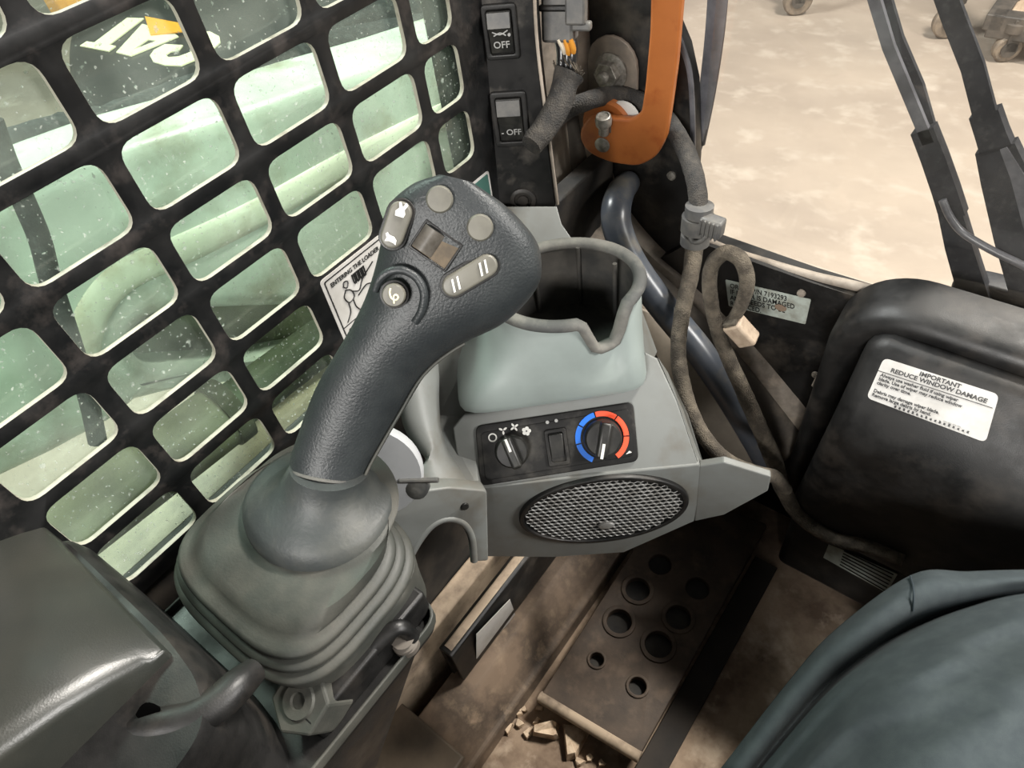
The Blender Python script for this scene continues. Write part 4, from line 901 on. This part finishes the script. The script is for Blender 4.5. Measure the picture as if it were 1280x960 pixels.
# tray under the boot
TR = frame((0, 0, .592), 0, 90)
tray = rnd([(-.41, -.045), (-.222, -.045), (-.222, .106), (-.41, .106)], .018)
tr_in = rnd([(-.4075, -.0425), (-.2245, -.0425), (-.2245, .1035), (-.4075, .1035)], .016)
plate('tray_rim', TR, tray, MT['boot'], js, holes=[tr_in], depth=.012, lift=.004, bev=.001)
plate('tray', TR, tr_in, MT['black_plastic'], js, depth=.01, lift=-.006)
fbox('side_block', frame((-.232, .045, .60), 90, 0), -.055, .06, -.012, .018, -.03, .0, MT['black_plastic'], js, .003, 3)
hexF = frame(PZ(376, 876, .618), 0, 66)
hx_ = prism('hex_plug', hexF, 6, .024, -.03, .002, MT['boot'], js, rot=.5, bev=.002)
lathe('hex_socket', hexF, [(.014, .0), (.012, .004), (.006, .004), (.005, .001), (.001, .001)], MT['boot'], hx_, 20)
c = PZ(505, 800, .60); lathe('spring', Frame(c, (1, 0, 0), (0, 1, 0)), [(.010, -.01), (.010, -.004), (.007, -.003), (.010, 0), (.007, .002), (.009, .005), (.004, .006)], MT['liner_dark'], js, 20)
tube('cable_stub', [PZ(466, 812, .612), PZ(480, 796, .616), PZ(500, 784, .616), PZ(516, 796, .60)], .006, MT['black_plastic'], js, n=5, wob=.2)

# ================================================================== ARMREST POD
ar = thing('armrest', (-.35, -.12, .30), 'dark plastic armrest pod with a moulded lid at the lower left', 'armrest')
# tapering black pedestal below the tray
bm = bmesh.new()
top = [V((-.415, -.045, .59)), V((-.226, -.045, .59)), V((-.226, .088, .59)), V((-.415, .088, .59))]
mid = [V((-.415, -.10, .45)), V((-.242, -.10, .45)), V((-.242, -.002, .45)), V((-.415, -.002, .45))]
bot = [V((-.415, -.22, .16)), V((-.33, -.22, .16)), V((-.33, -.01, .16)), V((-.415, -.01, .16))]
loft('pedestal', [top, mid, bot], MT['black_plastic'], ar, 30)
# lid: crowned top over a flat side
XL, XRt, YF = -.47, -.290, -.030
def crown(y): return .722 + .055 * (1 - math.exp(-max(0, -(y + .03)) / .07))
rings = []
for i in range(15):
    y = YF - .45 * (i / 14) ** 1.4; zc = crown(y)
    rings.append([V((XL, y, .66)), V((XL, y, zc - .006)), V((XL + .03, y, zc)), V((-.36, y, zc + .001)), V((-.32, y, zc - .001)), V((-.302, y, zc - .003)), V((XRt - .004, y, zc - .007)), V((XRt, y, zc - .012 if i else zc - .004)), V((XRt + .002, y, .712)), V((XRt, y, .66))])
bevel_mod(loft('lid', rings, MT['arm_plastic'], ar, 38), .002, 2)
# body below the lid with the rounded pull
bd = [(-.43, -.022), (-.30, -.020), (-.262, -.024), (-.238, -.036), (-.232, -.060), (-.245, -.30), (-.43, -.30)]
rb = rnd(bd, .014)
loft('body', [[V((x, y, .45)) for x, y in rb], [V((x, y, .69)) for x, y in rb], [V((x * .99 - .003, y - .003, .706)) for x, y in rb], [V((x * .985 - .0045, y - .006, .710)) for x, y in rb]], MT['black_plastic'], ar, 50)
hp_ = [PZ(318, 838, .690), PZ(298, 856, .697), PZ(272, 880, .700), PZ(240, 898, .702), PZ(205, 906, .703), PZ(176, 912, .700), PZ(160, 924, .692), PZ(154, 950, .67), PZ(150, 990, .63)]
tube('pull_handle', hp_, [.008, .010, .0105, .0105, .0105, .0105, .0105, .0105, .0105], MT['black_plastic'], ar, n=6, seg=18)
tube('pull_slot', [PZ(172, 896, .712), PZ(186, 888, .713), PZ(200, 887, .713)], [.002, .005, .002], MT['void'], ar, n=4, flat=.3)
facet('handle_skirt', [PZ(296, 862, .690), PZ(292, 960, .50), PZ(270, 1010, .45), PZ(152, 1000, .56), PZ(158, 918, .685), PZ(230, 910, .692)], MT['black_plastic'], .01, ar)

# ================================================================== FOOTWELL
pp = thing('foot_plate', (-.19, .38, .03), 'brown dirty steel foot plate with round holes in the footwell', 'foot plate')
FP = frame((0, 0, .045), 0, 90)
outer = rnd(FP.uvs([(676, 868), (800, 944), (912, 740), (960, 655), (830, 610), (790, 690)]), .008)
hl = []
for u, v, r in ((746, 825, .0105), (797, 858, .0125), (774, 777, .019), (823, 806, .020), (797, 737, .019), (848, 772, .019), (825, 705, .018), (872, 735, .018)):
    c = FP.uv(u, v); hl.append(circ(c[0], c[1], r, 20))
plate('tread_plate', FP, outer, MT['pedal'], pp, holes=hl, depth=.012, bev=.002, bseg=3, edge=None)
for h, r in zip(hl, (.0105, .0125, .019, .020, .019, .019)):
    cx = sum(a for a, b in h) / len(h); cy = sum(b for a, b in h) / len(h)
    plate('hole_rim', FP, circ(cx, cy, r * 1.35, 24), MT['pedal'], pp, holes=[circ(cx, cy, r, 24)], depth=.006, lift=.0025, bev=.001)
tube('front_roll', [FP.p(*FP.uv(674, 869), -.006), FP.p(*FP.uv(800, 945), -.006)], .0085, MT['mud_light'], pp, n=1, seg=14)
fbox('riser', FP, FP.uv(690, 860)[0], FP.uv(800, 930)[0], .24, .60, -.045, -.012, MT['dusty_black'], pp, .002)

rl = thing('floor_channel', (-.38, .35, 0), 'dirty bent steel floor channel left of the foot plate', 'channel')
sweep('channel', [(-.375, .0), (-.375, .085), (-.333, .085), (-.326, .080), (-.296, .030), (-.286, .026), (-.282, 0)], .02, .64, MT['mud'], rl, 30, .003)
sweep('ledge', [(-.435, .0), (-.435, .16), (-.405, .16), (-.400, .15), (-.398, 0)], .04, .64, MT['mud_light'], rl, 30, .003)
rb_ = thing('black_guide_rail', (-.385, .30, .08), 'black guide rail with a pale decal and a scuffed edge painted as if lit beside the channel', 'rail')
sweep('rail', [(-.374, .09), (-.374, .182), (-.369, .186), (-.354, .186), (-.350, .182), (-.348, .095), (-.355, .095), (-.355, .177), (-.367, .177), (-.367, .09)], .152, .62, MT['black_paint'], rb_, 30, .0015)
tube('scuffed_lit_edge', [V((-.3615, .158, .1865)), V((-.3615, .30, .1865)), V((-.3615, .62, .1865))], .0065, MT['mud_light'], rb_, n=1, flat=.25, upv=(0, 0, 1))  # scuffed edge, brightened to paint in the light along the rail
RF = Frame((-.3485, .33, .14), (0, 1, 0), (.06, 0, 1))
dc = plate('rail_decal', RF, RF.uvs([(594, 792), (636, 748), (643, 768), (594, 823)]), MT['decal'], rb_, depth=.0006, lift=.0022); dc['label'] = 'pale rectangular decal on the rail'
# folded brown seat-base plate
bpz = box('seat_base_plate', (-.44, -.35, .088), (-.283, .078, .10), MT['brownplate'], None, .004, 3)
tag(bpz, 'brown folded steel seat-base plate at the bottom edge below the joystick', 'plate')
# dried mud chips lying on the floor
random.seed(11)
def chip(u, v, s, lab, zt=.012):
    c = PZ(u, v, .001); n = random.randint(5, 7); bm = bmesh.new()
    ang = sorted(random.uniform(0, 2 * pi) for _ in range(n)); rr_ = [s * random.uniform(.7, 1.15) for _ in ang]
    lo_ = [bm.verts.new(c + V((r * math.cos(a), r * math.sin(a), 0))) for a, r in zip(ang, rr_)]
    hi_ = [bm.verts.new(c + V((r * .8 * math.cos(a), r * .8 * math.sin(a), zt * random.uniform(.6, 1.2)))) for a, r in zip(ang, rr_)]
    bm.faces.new(lo_[::-1]); bm.faces.new(hi_)
    for i in range(n): bm.faces.new((lo_[i], lo_[(i + 1) % n], hi_[(i + 1) % n], hi_[i]))
    o = bm_obj(bm, 'mud_chip', MT['chip']); return tag(o, lab, 'mud chip', 'dried mud chips by the foot plate')
chip(718, 926, .030, 'largest flat brown mud chip just in front of the foot plate edge', .016)
chip(683, 918, .022, 'pale thick mud chip left of the largest chip', .02)
sm = [(655, 892), (668, 902), (650, 908), (640, 898), (662, 915), (738, 948), (752, 955), (722, 950), (636, 912), (648, 884), (672, 888)]
for u, v in sm: chip(u + random.uniform(-4, 4), v + random.uniform(-4, 4), random.uniform(.006, .012), 'small crumb of dried mud on the floor beside the foot plate', .008)

# ================================================================== OPERATOR'S LEG
# columns run across the thigh from its left edge to beyond the frame; each is a closed ring of cloth
CT = [  # (left .. right) pixel, height for every row of the cloth, far edge first
    [(892, 972, .33), (985, 852, .37), (1045, 786, .395), (1140, 718, .42), (1210, 714, .42), (1290, 712, .42), (1420, 716, .41), (1570, 736, 0.380), (1610, 786, 0.290)],
    [(908, 972, .352), (1000, 852, .394), (1058, 796, .420), (1143, 735, .442), (1210, 729, .442), (1290, 722, .440), (1420, 724, .43), (1570, 744, 0.400), (1610, 794, 0.310)],
    [(924, 976, .352), (1016, 862, .392), (1074, 812, .416), (1142, 768, .430), (1205, 750, .432), (1285, 734, .432), (1420, 732, .43), (1570, 752, 0.400), (1610, 802, 0.310)],
    [(930, 980, .330), (1024, 868, .362), (1084, 818, .385), (1144, 782, .400), (1205, 758, .410), (1285, 740, .422), (1420, 738, .43), (1570, 758, 0.400), (1610, 808, 0.310)],
    [(936, 986, .362), (1032, 876, .405), (1094, 826, .432), (1152, 792, .446), (1210, 768, .452), (1288, 748, .452), (1420, 744, .445), (1570, 764, 0.415), (1610, 814, 0.325)],
    [(946, 1004, .392), (1046, 896, .438), (1110, 850, .462), (1170, 818, .474), (1230, 794, .480), (1300, 772, .480), (1430, 764, .47), (1580, 784, 0.440), (1620, 834, 0.350)],
    [(930, 1060, .42), (1060, 950, .468), (1130, 905, .492), (1195, 872, .503), (1255, 848, .507), (1330, 820, .505), (1460, 800, .49), (1610, 820, 0.460), (1650, 870, 0.370)],
    [(900, 1140, .43), (1060, 1050, .480), (1150, 1000, .505), (1220, 960, .515), (1290, 930, .52), (1370, 900, .515), (1500, 870, .50), (1650, 890, 0.470), (1690, 940, 0.380)],
    [(860, 1300, .43), (1060, 1200, .480), (1160, 1150, .505), (1240, 1110, .515), (1320, 1070, .52), (1400, 1030, .515), (1560, 980, .50), (1710, 1000, 0.470), (1750, 1050, 0.380)],
]
rows = [cr([PZ(*q) for q in r], 7) for r in CT]
nc = len(rows[0]); rings = []
for i in range(nc):
    colp = cr([r[i] for r in rows], 5)
    for k, p in enumerate(colp):
        if k > 18: fw = min(1, (k - 18) / 9); p += V((0, -.5, .85)) * fw * (.0075 * math.sin(.95 * k + .10 * i + 2.4 * noise.noise(p * 7)) + .003 * math.sin(2.1 * k - .17 * i + 3 * noise.noise(p * 11))) ; p.z += fw * .4 * (.0065 * math.sin(30 * p.y - 26 * p.x + 1.6 * math.sin(13 * p.x + 4 * p.y)) + .0042 * (1 - abs(math.sin(21 * p.y - 17 * p.x + 2.2 * noise.noise(p * 9)))) ** 2 + .0035 * math.sin(64 * (p.y * .8 - p.x * .3)) + .007 * noise.noise(p * 15))
    a, b = colp[0], colp[-1]
    rings.append(colp + [b + V((.0, -.03, -.10)), b + V((.02, .02, -.17)), a.lerp(b, .5) + V((.01, .0, -.17)), a + V((.03, -.03, -.12)), a + V((.012, -.008, -.045))])
person = loft('person', rings, MT['cloth'], None, 75)
tag(person, 'operator in dark grey-green work trousers, bent knee reaching into the lower right corner', 'person')
tube('seam_stitch', [PZ(1138, 720, .4255), PZ(1142, 738, .4455), PZ(1141, 764, .434)], .0010, MT['stitch'], person, n=4, seg=6)
tube('seam_stitch', [PZ(905, 1000, .362), PZ(930, 975, .372), PZ(965, 985, .405), PZ(985, 992, .42)], .0010, MT['stitch'], person, n=4, seg=6)
tube('trouser_leg', [V((.175, .36, .33)), V((.180, .39, .24)), V((.172, .395, .14)), V((.165, .395, .04))], [.062, .062, .056, .054], MT['cloth'], person, n=6, seg=22)
tube('work_boot', [V((.162, .36, .05)), V((.165, .43, .048)), V((.168, .50, .038)), V((.170, .545, .03))], [.050, .05, .043, .03], MT['machine_black'], person, n=5, seg=18, flat=.75, upv=(0, 0, 1))
